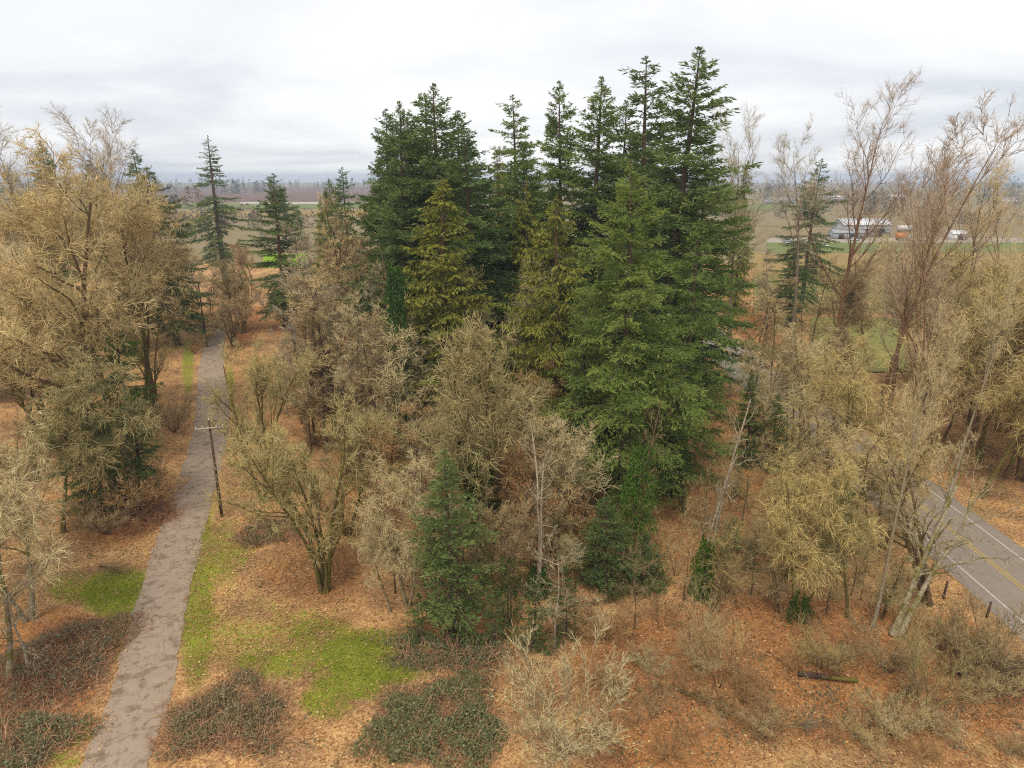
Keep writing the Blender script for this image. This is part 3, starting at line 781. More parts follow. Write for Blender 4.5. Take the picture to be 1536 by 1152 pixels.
# ------------------------------------------------------------------ the trees, back to front
GL, GR = 'firs of the left tall stand', 'firs of the right tall stand'
TREES = [
 # kind, base x, base y, top y, width, colours, label, extras
 ('fir_small', 8, 360, 256, 1.6, 'blue', 'small hazy blue fir at the far left edge of the picture', {}),
 ('fir_c', 62, 505, 210, 1.0, 'fir', 'pointed fir behind the tan maple crown, leftmost of the firs there', {}),
 ('fir_a', 140, 525, 240, 1.0, 'fir', 'fir half hidden behind the middle of the tan maple crown', {}),
 ('fir_b', 203, 500, 224, 1.1, 'dark', 'dark fir showing above the right shoulder of the tan maple crown', {}),
 ('fir_a', 228, 520, 252, 1.1, 'dark', 'shorter dark fir at the right edge of the tan maple crown', {}),
 ('cotton_b', 136, 560, 160, 1.1, 'grey', 'bare cottonwood against the sky at the left, two-forked top', {}),
 ('cotton_a', 213, 545, 155, 1.15, 'red', 'bare reddish cottonwood, tallest twigs above the tan maple crown', {}),
 ('cotton_c', 85, 560, 190, 1.0, 'grey', 'bare cottonwood cut by the left picture edge against the sky', {}),
 ('fir_ragged', 312, 428, 203, 1.45, 'fir', 'tall ragged fir with a thin tufted top right of the lane', {}),
 ('fir_a', 405, 492, 260, 1.15, 'red_fir', 'fir with bare reddish lower trunk in front of the bright lawn', {}),
 ('fir_a', 443, 374, 308, 1.0, 'blue', 'small bluish fir just behind the fir by the bright lawn', {}),
 ('fir_c', 422, 360, 281, 1.0, 'blue', 'hazy slim fir on the plain above the bright lawn', {}),
 ('fir_b', 516, 455, 250, .8, 'blue', 'thin-topped fir at the left foot of the left tall stand', {}),
 ('fir_a', 496, 440, 268, 1.0, 'green', 'bushy blue-green fir left of the left tall stand', {}),
 ('cedar_a', 480, 450, 294, .9, 'yolive', 'small olive cedar below the far orchard', {}),
 ('fir_a', 574, 560, 163, .9, 'dark', 'narrow spired fir, leftmost of the left tall stand', {}),
 ('fir_c', 597, 590, 153, 1.05, 'fir', 'second fir from the left in the left tall stand', {}),
 ('fir_b', 631, 570, 137, 1.0, 'fir', 'third fir from the left in the left tall stand', {}),
 ('fir_c', 653, 600, 122, 1.1, 'fir', 'tallest fir of the left tall stand with a thin spire', {}),
 ('fir_a', 686, 580, 163, 1.0, 'blue', 'fir just right of the tallest one in the left tall stand', {}),
 ('fir_b', 706, 610, 188, 1.2, 'dark', 'broad dark fir, rightmost of the left tall stand', {}),
 ('fir_c', 612, 545, 165, 1.1, 'fir', 'fir filling the middle of the left tall stand', {}),
 ('cedar_a', 745, 555, 224, 1.1, 'yolive', 'olive cedar between the left tall stand and the lone fir', {}),
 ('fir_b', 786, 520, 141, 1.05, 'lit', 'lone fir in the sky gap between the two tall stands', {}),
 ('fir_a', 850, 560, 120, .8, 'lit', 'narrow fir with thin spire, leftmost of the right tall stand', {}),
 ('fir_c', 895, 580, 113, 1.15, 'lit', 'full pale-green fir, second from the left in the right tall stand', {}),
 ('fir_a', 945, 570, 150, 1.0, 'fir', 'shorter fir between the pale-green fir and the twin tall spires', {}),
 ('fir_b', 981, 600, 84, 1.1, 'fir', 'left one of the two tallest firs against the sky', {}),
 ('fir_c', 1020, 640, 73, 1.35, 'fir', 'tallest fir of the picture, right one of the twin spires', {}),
 ('fir_a', 1060, 600, 225, 1.2, 'green', 'fir at the right edge of the right tall stand, lower top', {}),
 ('cedar_b', 790, 585, 268, 1.0, 'yolive', 'dull olive cedar under the lone fir', {}),
 ('cedar_a', 664, 665, 268, 1.8, 'yolive', 'big olive cedar with pointed top before the left tall stand', {}),
 ('cedar_b', 838, 690, 294, 1.7, 'yolive', 'yellow-olive cedar with drooping sweeping boughs', {}),
 ('cotton_a', 1094, 512, 152, .95, 'grey', 'bare cottonwood standing just right of the right tall stand', {}),
 ('fir_b', 1228, 470, 238, 1.0, 'dark', 'dark fir among the bare cottonwoods left of the white barn', {}),
 ('fir_b', 1196, 490, 372, 1.3, 'dark', 'low dark fir in front of the fir left of the white barn', {}),
 ('cedar_a', 1122, 470, 240, .9, 'yolive', 'dull cedar behind the bare cottonwood by the right stand', {}),
 ('cotton_c', 1190, 535, 165, 1.0, 'grey', 'bare cottonwood left of the dark fir by the barn, spreading top', {}),
 ('cotton_a', 1240, 575, 106, 1.0, 'red', 'tallest bare cottonwood against the sky right of the firs', {}),
 ('cotton_b', 1322, 655, 138, 1.15, 'red', 'forked reddish cottonwood in front of the orange truck', {}),
 ('cotton_c', 1440, 560, 205, .9, 'tan', 'lower bare cottonwood behind the right-hand twig thicket', {}),
 ('cotton_c', 1538, 585, 112, .9, 'red', 'bare cottonwood trunk at the right picture edge', {}),
 ('cotton_b', 1490, 545, 225, .9, 'tan', 'bare twiggy cottonwood left of the right-edge trunk', {}),
 # thicket of thin bare trees between the lane and the cedars
 ('alder_a', 472, 545, 330, 1.2, 'grey', 'thin grey alder, leftmost of the thicket under the orchard', {}),
 ('alder_b', 500, 560, 312, 1.1, 'tan', 'twin-stemmed tan alder in the thicket left of the tall stand', {}),
 ('alder_a', 528, 550, 288, 1.1, 'tan', 'tallest tan alder right in front of the left tall stand', {}),
 ('alder_b', 548, 585, 360, 1.1, 'brown', 'brown alder below the leftmost tall fir', {}),
 ('alder_a', 596, 520, 305, 1.3, 'rust', 'rusty bare alder under the left tall stand', {}),
 ('alder_b', 628, 530, 298, 1.2, 'brown', 'brown bare alder touching the big olive cedar', {}),
 ('alder_a', 575, 560, 370, 1.2, 'rust', 'short rusty alder in the middle of the thicket', {}),
 ('alder_a', 432, 625, 500, .9, 'white', 'slim white stem behind the upper mossy maple', {}),
 ('alder_b', 505, 600, 455, 1.5, 'pale', 'pale bushy alder in the thicket above the big mossy maple', {}),
 ('alder_a', 535, 650, 440, 1.3, 'pale', 'pale alder with white stem left of the ivy stems', {}),
 ('alder_b', 458, 590, 425, 1.0, 'tan', 'tan alder right of the fir with reddish trunk', {}),
 ('mossy_c', 350, 520, 420, 1.2, 'brown', 'brown brushy tree at the bend of the lane', {}),
 ('mossy_b', 365, 500, 385, 1.2, 'olive', 'dull olive brush tree between the ragged fir and the fir by the lawn', {}),
 ('snag', 556, 590, 405, .7, 'brown', 'ivy-wrapped stem in the thicket, left of the dark ivy column', {'ivy': (16, .9, 2600, (.8, .85, .8))}),
 ('snag', 606, 690, 365, .6, 'brown', 'tall dark ivy column left of the olive cedar', {'ivy': (22, .9, 4200, (.6, .75, .75))}),
 ('mossy_b', 580, 700, 452, 1.1, 'pale', 'pale bare maple left of the olive cedar foot', {}),
 ('mossy_a', 750, 640, 375, .8, 'olive', 'olive-brown bare maple between the two cedars', {}),
 ('mossy_b', 722, 835, 440, .85, 'olive', 'large bare maple with ivy-covered trunk in the picture middle', {'ivy': (10, .95, 4200, (1.0, 1.0, .8))}),
 ('fir_near_b', 1052, 715, 330, 1.0, 'green', 'dark green fir right beside the big near fir', {}),
 ('fir_near', 960, 775, 238, 1.05, 'lit', 'big broad fir in front of the right tall stand', {}),
 ('fir_near_b', 880, 740, 430, 1.15, 'lit', 'full low fir left of the big near fir, over dark shade', {}),
 ('fir_near_b', 1005, 735, 470, .8, 'lit', 'low fir at the foot of the big near fir', {}),
 # west of the lane
 ('fir_near_b', 160, 655, 430, 1.0, 'green', 'green fir deep behind the tan maple trunk', {}),
 ('big_maple', 138, 715, 185, 1.0, 'tan', 'huge tan bare maple with reddish trunk left of the lane', {'lean': (0, .12)}),
 ('big_maple_b', 232, 620, 225, .85, 'tan', 'tan bare maple leaning over the lane bend', {'lean': (0, .07)}),
 ('big_maple_b', 52, 725, 240, .95, 'tan', 'bare maple with dark trunk at the left behind the lichen tree', {}),
 ('mossy_c', 232, 600, 420, .9, 'moss', 'mossy many-stemmed tree left of the lane bend', {}),
 ('fir_near_b', 190, 745, 575, 1.1, 'fir', 'green low fir close to the lane under the olive-grey tree', {}),
 ('fir_near_b', 70, 690, 520, 1.1, 'fir', 'green low fir beside the dark maple trunk at the left', {}),
 ('fir_near_b', 118, 770, 555, 1.3, 'fir', 'broadest green low fir under the tan maples', {}),
 ('lichen_b', 190, 770, 505, 1.0, 'olive', 'olive-grey twiggy tree beside the lane below the big tan maple', {}),
 ('lichen_a', 95, 800, 560, 1.0, 'moss', 'mossy drooping tree at the left over the dark low fir', {}),
 ('lichen_b', -15, 900, 520, 1.0, 'tan', 'tan fan-twigged tree at the left picture edge', {}),
 ('lichen_a', 15, 1020, 690, 1.0, 'pale', 'pale lichen-covered tree in the lower left corner', {}),
 ('lichen_b', 45, 935, 610, .9, 'pale', 'broad pale lichen tree left of the lane patch of grass', {}),
 ('lichen_a', -25, 1090, 790, 1.0, 'pale', 'pale lichen tree cut by the left edge near the bottom corner', {}),
 ('small_tree', 45, 1010, 850, 1.3, 'white', 'small whitish branching tree at the lower left', {}),
 # between the lane and the near firs
 ('mossy_a', 396, 755, 492, .72, 'moss', 'upper mossy forked maple right of the lane', {}),
 ('mossy_c', 486, 885, 566, .95, 'moss', 'big mossy many-stemmed maple beside the lawn', {}),
 ('mossy_b', 520, 800, 600, 1.0, 'olive', 'olive maple directly behind the big mossy maple', {}),
 ('lichen_b', 612, 905, 660, .8, 'pale', 'pale drooping tree left of the small blue-green fir', {}),
 ('lichen_a', 585, 915, 770, .9, 'pale', 'low pale fan-twigged tree at the lawn corner', {}),
 ('leafy', 640, 830, 690, .9, 'rust', 'tree with rusty dead leaves behind the small blue-green fir', {}),
 ('leafy', 800, 870, 660, .8, 'tan', 'tree with orange dead leaves right of the ivy-trunked maple', {}),
 ('leafy', 865, 850, 720, .9, 'rust', 'low rust-leaved tree under the full low fir', {}),
 ('snag', 806, 900, 640, .75, 'white', 'broken pale snag right of the small blue-green fir', {'ivy': (2.5, .8, 900, (.6, .7, .7))}),
 ('snag', 765, 940, 790, .8, 'brown', 'dark ivy-clad stub between the small fir and the pale snag', {'ivy': (5.5, .8, 1800, (.5, .62, .6))}),
 ('mossy_b', 745, 900, 730, .9, 'brown', 'brown bare tree right behind the small blue-green fir', {}),
 ('fir_young', 672, 950, 674, 1.35, 'fir', 'small blue-green fir at the lawn end, full to the ground', {}),
 ('fir_small', 742, 965, 880, 1.0, 'dark', 'tiny dark fir right at the foot of the small blue-green fir', {}),
 ('fir_small', 800, 975, 870, 1.0, 'dark', 'tiny dark evergreen left of the white branching tree', {}),
 ('fir_small', 850, 955, 850, 1.1, 'dark', 'tiny dark evergreen behind the white branching tree', {}),
 ('small_tree', 832, 970, 800, 1.0, 'white', 'white branching leafless tree below the pale snag', {}),
 ('fir_small', 625, 960, 890, 1.2, 'dark', 'tiny dark fir left of the small blue-green fir foot', {}),
 # right of the middle
 ('snag', 952, 865, 600, .6, 'brown', 'thick ivy-covered trunk below the big near fir', {'ivy': (11.5, 1.0, 4200, (1.0, 1.05, .8))}),
 ('snag', 1010, 742, 570, .6, 'brown', 'ivy column at the right foot of the big near fir', {'ivy': (11, 1.05, 3600, (1.0, 1.05, .7))}),
 ('snag', 1048, 893, 585, .55, 'white', 'slender white snag rising from a bright ivy sleeve', {'ivy': (5.6, .62, 2600, (1.05, 1.1, .7)), 'lean': (0, .13)}),
 ('fir_young', 912, 880, 745, 1.7, 'dark', 'dark fir bush left of the ivy-covered trunk', {}),
 ('fir_small', 968, 880, 800, 1.6, 'dark', 'dark fir bush right of the ivy-covered trunk', {}),
 ('fir_young', 1130, 700, 560, 1.3, 'green', 'left one of the young green firs near the road', {}),
 ('fir_young', 1168, 705, 590, 1.2, 'green', 'right one of the young green firs near the road', {}),
 ('fir_small', 1205, 690, 620, 1.5, 'fir', 'low young fir touching the road edge', {}),
 ('fir_small', 1108, 745, 700, 1.5, 'lit', 'bright green evergreen bush between ivy column and yellow twigs', {}),
 ('fir_small', 1100, 835, 775, 1.5, 'lit', 'bright green evergreen bush right of the white snag', {}),
 ('fir_young', 1275, 850, 700, 1.1, 'dark', 'dark fir half hidden behind yellow lichen twigs', {}),
 ('small_tree', 952, 940, 820, .9, 'brown', 'thin bare tree in front of the ivy-covered trunk', {}),
 ('alder_a', 1150, 640, 440, 1.2, 'tan', 'tan bare alder behind the young green firs', {}),
 ('alder_b', 1125, 600, 420, 1.4, 'brown', 'brown bushy alder at the foot of the right-stand cottonwood', {}),
 ('lichen_a', 1252, 780, 480, 1.0, 'yellow', 'yellow lichen tree over the far stretch of road', {}),
 ('lichen_b', 1196, 935, 660, .85, 'yellow', 'yellow drooping lichen tree with ivy foot left of the pale trunk', {'ivy': (2.2, .7, 800, (.75, .85, .65))}),
 ('lichen_a', 1270, 930, 700, .8, 'moss', 'mossy lichen tree directly left of the slender pale trunk', {}),
 ('cotton_c', 1308, 945, 420, .55, 'pale', 'slender pale-trunked tree left of the leaning trunks', {}),
 ('cotton_b', 1346, 778, 205, .75, 'red', 'thick mossy-footed cottonwood beside the road edge line', {}),
 ('cotton_c', 1425, 745, 330, .65, 'pale', 'slender pale trunk beyond the road', {}),
 ('lichen_b', 1400, 680, 420, .95, 'tan', 'tan twig mass beyond the road, left part', {}),
 ('lichen_a', 1470, 690, 370, 1.0, 'yellow', 'yellowish twig mass beyond the road, middle part', {}),
 ('lichen_b', 1535, 720, 360, 1.0, 'tan', 'tan twig mass at the right picture edge beyond the road', {}),
 ('big_maple_b', 1510, 640, 330, .7, 'tan', 'wide tan crown filling the right edge below the sky', {}),
 ('leaner', 1342, 955, 640, 1.0, 'pale', 'leaning mossy trunks reaching over the road', {'lean': (-.10, .52), 'rz': 0.4}),
 ('leaner', 1392, 905, 650, .9, 'tan', 'thinner leaning trunks right of the pale leaning ones by the road', {'lean': (.05, .35), 'rz': 2.1}),
 # low growth in front
 ('shrub', 850, 1130, 975, 1.3, 'pale', 'pale many-stemmed bare shrub at the bottom middle', {}),
 ('sapling', 1385, 1090, 920, 1.0, 'moss', 'mossy-green bare sapling at the lower right', {}),
 ('sapling', 1078, 1030, 890, 1.0, 'tan', 'tan bare sapling in the brown brush right of the middle', {}),
 ('sapling', 1035, 985, 880, .9, 'tan', 'tan bare sapling left of the other one in the brown brush', {}),
 ('shrub', 1470, 1010, 900, 1.2, 'brown', 'brown bare shrub between fence post and right edge', {}),
 ('shrub', 1330, 1010, 930, 1.2, 'brown', 'brown bare shrub under the leaning trunks', {}),
 ('shrub', 1230, 1000, 945, 1.3, 'yellow', 'yellow low shrub above the fallen log', {}),
 ('shrub', 905, 960, 880, 1.2, 'rust', 'rusty bare shrub right of the white branching tree', {}),
 ('shrub', 215, 770, 690, 1.5, 'rust', 'rusty brush beside the lane under the olive-grey tree', {}),
 ('shrub', 160, 800, 730, 1.6, 'brown', 'brown brush left of the rusty one beside the lane', {}),
 ('shrub', 262, 650, 585, 1.1, 'brown', 'brown brush at the lane edge across from the utility pole', {}),
 ('shrub', 460, 620, 540, 1.3, 'moss', 'mossy low shrub behind the upper mossy maple', {}),
 ('shrub', 1440, 985, 925, 1.0, 'olive', 'olive low shrub right under the leaning trunks', {}),
]
fr = random.Random(17)
ORD = ['first', 'second', 'third', 'fourth', 'fifth', 'sixth', 'seventh', 'eighth', 'ninth', 'tenth', 'eleventh', 'twelfth', 'thirteenth', 'fourteenth', 'fifteenth', 'sixteenth', 'seventeenth', 'eighteenth', 'nineteenth', 'twentieth', 'twenty-first', 'twenty-second', 'twenty-third', 'twenty-fourth', 'twenty-fifth', 'twenty-sixth']
HUE = {'tan': 'tan', 'brown': 'brown', 'grey': 'greyish', 'pale': 'pale', 'rust': 'rusty', 'yellow': 'yellowish', 'olive': 'olive', 'moss': 'mossy', 'red': 'reddish', 'dark': 'dark', 'fir': 'green', 'green': 'olive-green'}
def fill(n, kinds, xr, yr, hr, w, pals, what, where, grp):
    """n further trees of one kind of place, counted from the left"""
    k = 0
    for q in range(n):
        by = fr.uniform(*yr); bx = xr[0] + (xr[1] - xr[0]) * (q + fr.uniform(.1, .9)) / n
        gx_, gy_ = at(bx, by)
        if (abs(gx_ - float(lane_x(gy_))) < (8 if hr[1] > 5 else 5) and gy_ < 119) or abs(gx_ - RX) < 6.5: continue
        ty = float(to_px(gx_, gy_, fr.uniform(*hr))[1])
        pal = fr.choice(pals)
        tree(fr.choice(kinds), bx, by, ty, w * fr.uniform(.85, 1.2), pal, f'{HUE[pal]} {what}, {ORD[k]} from the left {where}', grp)
        k += 1
fill(26, ['alder_a', 'alder_b', 'alder_a'], (440, 640), (500, 690), (11, 21), 1.2, ['tan', 'brown', 'grey', 'pale', 'rust'], 'thin bare alder', 'in the thicket left of the olive cedar', 'bare alders of the thicket')
fill(8, ['alder_b', 'mossy_b'], (475, 650), (430, 500), (12, 20), 1.3, ['brown', 'rust', 'grey'], 'far bare tree', 'below the left tall stand', 'far bare trees below the left stand')
fill(15, ['lichen_a', 'lichen_b', 'mossy_b', 'cotton_c'], (1365, 1640), (590, 700), (15, 26), 1.1, ['tan', 'yellow', 'tan', 'pale'], 'bare tree', 'in the twig thicket beyond the road', 'bare trees of the thicket beyond the road')
fill(6, ['lichen_b', 'lichen_a', 'cotton_c'], (1470, 1640), (690, 790), (11, 20), 1.0, ['tan', 'yellow', 'pale'], 'bare tree', 'on the far bank of the road', 'bare trees on the far road bank')
fill(10, ['big_maple_b', 'mossy_b', 'lichen_b'], (-90, 265), (545, 700), (14, 26), 1.0, ['tan', 'brown', 'olive'], 'bare tree', 'in the grove left of the lane', 'bare trees of the grove left of the lane')
fill(14, ['fir_a', 'fir_c', 'cedar_a', 'fir_b'], (575, 1030), (520, 600), (27, 36), .95, ['dark', 'fir', 'green'], 'evergreen', 'of those packed between the tall firs', 'evergreens packed between the tall firs')
fill(12, ['alder_b', 'mossy_b', 'alder_a'], (1085, 1300), (490, 610), (10, 20), 1.2, ['brown', 'tan', 'grey'], 'bare tree', 'between the right fir stand and the road', 'bare trees between the right stand and the road')
fill(18, ['mossy_b', 'lichen_a', 'leafy', 'alder_b'], (545, 885), (690, 890), (7, 14), 1.0, ['olive', 'brown', 'rust', 'pale'], 'understorey tree', 'in the middle of the wood', 'understorey trees in the middle')
fill(10, ['lichen_a', 'lichen_b', 'cotton_c', 'alder_b'], (1120, 1275), (640, 740), (9, 20), .9, ['tan', 'pale', 'olive', 'tan'], 'bare tree', 'screening the far stretch of road', 'bare trees screening the road')
fill(10, ['mossy_c', 'alder_b', 'mossy_b'], (245, 385), (418, 500), (7, 14), 1.1, ['brown', 'rust', 'olive', 'red'], 'brush tree', 'along the head of the lane', 'brush trees at the head of the lane')
fill(9, ['shrub', 'mossy_c'], (285, 335), (470, 535), (2.0, 4.5), 1.2, ['brown', 'tan', 'rust'], 'brush clump', 'where the lane fades into leaves', 'brush where the lane fades')
fill(7, ['lichen_a', 'lichen_b', 'alder_b'], (1140, 1345), (740, 900), (8, 15), .9, ['yellow', 'moss', 'tan'], 'bare tree', 'on the slope left of the road', 'yellowish bare trees left of the road')
fill(26, ['shrub', 'sapling', 'sapling'], (880, 1560), (900, 1120), (1.6, 3.4), 1.2, ['rust', 'brown', 'tan'], 'low bare shrub', 'in the brush at the lower right', 'low shrubs of the lower right brush')
fill(16, ['small_tree', 'sapling', 'small_tree'], (880, 1200), (740, 920), (3.5, 7.0), 1.0, ['brown', 'rust', 'tan'], 'thin young tree', 'in the clearing below the near fir', 'young trees in the clearing')
fill(24, ['alder_a', 'alder_b', 'small_tree', 'mossy_b'], (555, 900), (640, 900), (4.5, 9.0), 1.1, ['brown', 'tan', 'grey', 'olive'], 'small tree', 'in the tangle left of the near fir', 'small trees of the central tangle')
fill(20, ['small_tree', 'sapling', 'alder_b'], (1060, 1340), (700, 960), (3.5, 8.0), 1.1, ['tan', 'yellow', 'olive', 'brown'], 'slim young tree', 'on the road slope', 'young trees on the road slope')
fill(26, ['sapling', 'shrub', 'shrub'], (890, 1570), (985, 1150), (.9, 2.1), 1.3, ['tan', 'rust', 'pale', 'brown'], 'small bare brush plant', 'near the bottom right', 'small brush near the bottom right')
fill(8, ['fir_small'], (880, 1190), (745, 900), (1.6, 3.2), 1.5, ['dark', 'green', 'fir'], 'small evergreen bush', 'in the clearing', 'evergreen bushes in the clearing')
fill(26, ['shrub'], (420, 1180), (640, 860), (1.8, 3.8), 1.3, ['rust', 'brown', 'rust'], 'low bare shrub', 'on the wood floor', 'low shrubs of the wood floor')
fill(12, ['shrub'], (-40, 300), (560, 860), (2.0, 4.0), 1.3, ['rust', 'brown', 'tan'], 'low bare shrub', 'in the grove left of the lane', 'low shrubs left of the lane')
fill(14, ['shrub', 'mossy_c'], (320, 640), (425, 520), (1.5, 3.6), 1.2, ['rust', 'brown', 'red'], 'brush clump', 'around the bright lawn', 'reddish brush clumps')
for k, bx, by, ty, w, pal, lab, ex in TREES:
    if k.startswith(('fir', 'cedar')): bx = 768 + (bx - 768) * (3981 - by) / (3981 - ty)   # read off at the top of the tree
    g = GL if 'left tall stand' in lab and k.startswith('fir') and 'foot' not in lab and 'left of' not in lab else GR if 'in the right tall stand' in lab else None
    tree(k, bx, by, ty, w, pal, lab, g, ex.get('rz'), ex.get('lean'), ex.get('ivy'))

def fallen(bx, by, L, rz, pal, label):
    x, y = at(bx, by)
    e = tag(empty('fallen_branch', (x, y, float(ground_z(x, y)) + .25)), label, 'branch', 'fallen branches on the wood floor')
    e.rotation_euler = (math.radians(86), 0, rz)
    nom, parts = VAR['leaner']; q = L / nom
    e.scale = (q * .8, q * .8, q)
    for pn, me, role in parts:
        o = link(pn, me, e); c = PAL[pal][0] if role == 'bark' else PAL[pal][1]; o.color = (*c, 1)
for q in ((1130, 830, 7, 1.2, 'grey', 'long grey fallen branch right of the white snag'), (1060, 930, 5, 2.6, 'pale', 'pale fallen branch below the bright ivy sleeve'),
          (880, 910, 5, 1.9, 'brown', 'brown fallen branch right of the white branching tree'), (1180, 780, 7, .5, 'tan', 'tan fallen branch among the yellow lichen trees'),
          (690, 800, 6, 2.2, 'pale', 'pale fallen branch behind the small blue-green fir'), (1010, 1040, 4, .9, 'tan', 'tan fallen branch in the brush right of the pale shrub'),
          (1330, 1060, 4.5, 2.0, 'brown', 'brown fallen branch below the fallen log'), (1160, 1090, 4, 1.5, 'grey', 'grey fallen branch near the bottom edge at the right'),
          (440, 700, 5, 2.9, 'brown', 'brown fallen branch behind the upper mossy maple'), (150, 850, 4, 1.1, 'tan', 'tan fallen branch above the grass left of the lane')):
    fallen(*q)

# ------------------------------------------------------------------ brambles: mounds of canes and leaves
def bramble(bx, by, rx, ry, hgt, n_leaf, n_cane, tintc, label, seed, cane=(.50, .28, .16)):
    rg = np.random.default_rng(seed)
    x, y = at(bx, by)
    e = tag(empty('bramble_thicket', (x, y, float(ground_z(x, y)))), label, 'bramble')
    def mound(n, lo):
        th = rg.uniform(0, 2 * np.pi, n); q = rg.uniform(0, 1, n) ** .5 * rg.uniform(.8, 1.25, n)
        q2 = q * (1 + .18 * np.sin(th * 3 + seed) + .12 * np.sin(th * 5 + 2 * seed))
        xx, yy = np.cos(th) * q2 * rx, np.sin(th) * q2 * ry
        top = hgt * np.sqrt(np.clip(1 - q ** 2.4, .02, 1)) * (.75 + .25 * np.sin(xx * 1.7 + seed) * np.sin(yy * 1.9) + .18 * np.sin(xx * 3.1) * np.sin(yy * 2.7 + seed))
        return xx, yy, top * rg.uniform(lo, 1.05, n)
    xx, yy, zz = mound(n_leaf, .55)
    keep = np.sin(xx * 1.3 + seed) + np.sin(yy * 1.7 + seed * .7) + np.sin(xx * 3 + yy * 2.3) + rg.normal(0, .8, n_leaf) > -1.5
    xx, yy, zz = xx[keep], yy[keep], zz[keep]; n = len(xx)
    V, T = leaves(np.stack([xx, yy, zz], 1), norm(rg.normal(0, 1, (n, 3)) + [0, 0, .5]), rg.uniform(.10, .22, n), rg.uniform(.08, .16, n), .2, rg)
    s = Soup(); s.add(V, T, np.repeat(np.clip(rg.normal(.5, .25, n), 0, 1), 4))
    o = link('leaves', s.mesh('leaves', M_BRAMBLE), e); o.color = (*tintc, 1)
    xx, yy, zz = mound(n_cane, .1)
    D = norm(np.stack([rg.normal(0, 1, n_cane), rg.normal(0, 1, n_cane), rg.uniform(.2, 1.3, n_cane)], 1))
    pts, rad = grow(rg, np.stack([xx, yy, np.maximum(0, zz - .4)], 1), D, rg.uniform(.6, 1.9, n_cane), rg.uniform(.009, .02, n_cane), 3, .22, .0, .4, .6)
    V, T, per = tubes(pts, rad, 3, True)
    s = Soup(); s.add(V, T, np.repeat(rg.uniform(0, 1, n_cane), per))
    o = link('canes', s.mesh('canes', M_TWIG), e); o.color = (*cane, 1)
    return e
bramble(345, 1075, 3.3, 3.0, 1.0, 9000, 3600, (1.0, .95, .85), 'round grey-green bramble mound right of the lane at the bottom', 3)
bramble(655, 1090, 4.3, 4.0, 1.2, 17000, 3600, (.85, .95, .75), 'largest dark leafy bramble mound at the bottom left of the pale shrub', 4)
bramble(95, 990, 4.0, 4.6, 1.3, 6000, 5200, (.9, .9, .9), 'reddish-brown bramble thicket left of the lane', 5, (.42, .22, .13))
bramble(30, 1120, 3.0, 2.5, 1.0, 5000, 2000, (.85, .95, .85), 'dark bramble patch in the bottom left corner', 6)
bramble(690, 975, 5.5, 1.8, .8, 7500, 2000, (.75, .85, .75), 'low dark bramble edge at the foot of the small blue-green fir', 7)
bramble(400, 800, 2.6, 2.4, 1.0, 3500, 2600, (.7, .75, .65), 'bramble clump at the foot of the upper mossy maple', 8)
bramble(1500, 1010, 2.6, 2.2, 1.0, 2600, 3500, (.8, .85, .8), 'brown bramble tangle beside the right-hand fence posts', 9, (.24, .14, .09))
bramble(200, 775, 4.2, 3.0, 1.5, 900, 5200, (.6, .65, .5), 'rust-brown bramble tangle beside the lane at the left', 10, (.40, .20, .11))
bramble(40, 590, 6, 4, 2.0, 1500, 5000, (.6, .65, .5), 'brown bramble bank behind the dark maple trunk at the left', 12, (.34, .2, .12))

# ------------------------------------------------------------------ loose ground cover
def scatter(n, x0, x1, y0, y1, prob, rg):
    x = rg.uniform(x0, x1, n); y = y0 + (y1 - y0) * rg.uniform(0, 1, n) ** 1.5
    k = rg.uniform(0, 1, n) < prob(x, y)
    return x[k], y[k]
off_lane = lambda x, y: (np.abs(x - lane_x(y)) > 1.75) | (y > 119)
off_road = lambda x, y: np.abs(x - RX) > 4.4
def patchy(x, y, f=1.0):
    return .5 + .25 * np.sin(x * .9 * f + 1.3) * np.sin(y * .7 * f) + .25 * np.sin(x * .37 * f - y * .53 * f + 2)
rg = np.random.default_rng(77)
x, y = scatter(310000, -66, 60, 24, 150, lambda x, y: np.where(off_lane(x, y), 1, .05 + .5 * np.clip((np.abs(x - lane_x(y)) - 1.0) / .7, 0, 1) + np.clip((y - 100) / 12, 0, 1)) * np.where(off_road(x, y), 1, .015) * np.clip(leaf_mask(x, y) * (.4 + 1.2 * patchy(x, y)), 0, 1) * (1 - .45 * np.clip(grass_mask(x, y) * 1.4 - .9, 0, 1)), rg)
n = len(x)
P = np.stack([x, y, ground_z(x, y) + np.where(off_lane(x, y) & off_road(x, y), .03, .10) + rg.uniform(0, .05, n)], 1)
D = norm(np.stack([rg.normal(0, 1, n), rg.normal(0, 1, n), rg.normal(.05, .22, n)], 1))
sidev = norm(np.cross(D, np.array([0, 0, 1.])) + rg.normal(0, .25, (n, 3)))
Ln = (.07 + .15 * rg.uniform(0, 1, n) ** 2)[:, None]
mid = P + D * Ln * .5
V = np.stack([P, mid + sidev * Ln * .42 + [0, 0, .03], P + D * Ln, mid - sidev * Ln * .42 + [0, 0, .02]], 1).reshape(-1, 3)
T = (np.array([(0, 1, 2), (0, 2, 3)])[None] + (np.arange(n) * 4)[:, None, None]).reshape(-1, 3)
s = Soup(); s.add(V, T, np.repeat(np.clip(rg.normal(.5, .3, n), 0, 1), 4))
M_LEAF = foliage_mat('fallen_leaves', (0.27, 0.125, 0.05), (0.78, 0.54, 0.25), .2, False)
tag(link('leaf_litter', s.mesh('leaf_litter', M_LEAF)), 'fallen tan and orange leaves strewn over lawn and woodland floor', 'leaves', None, 'stuff')
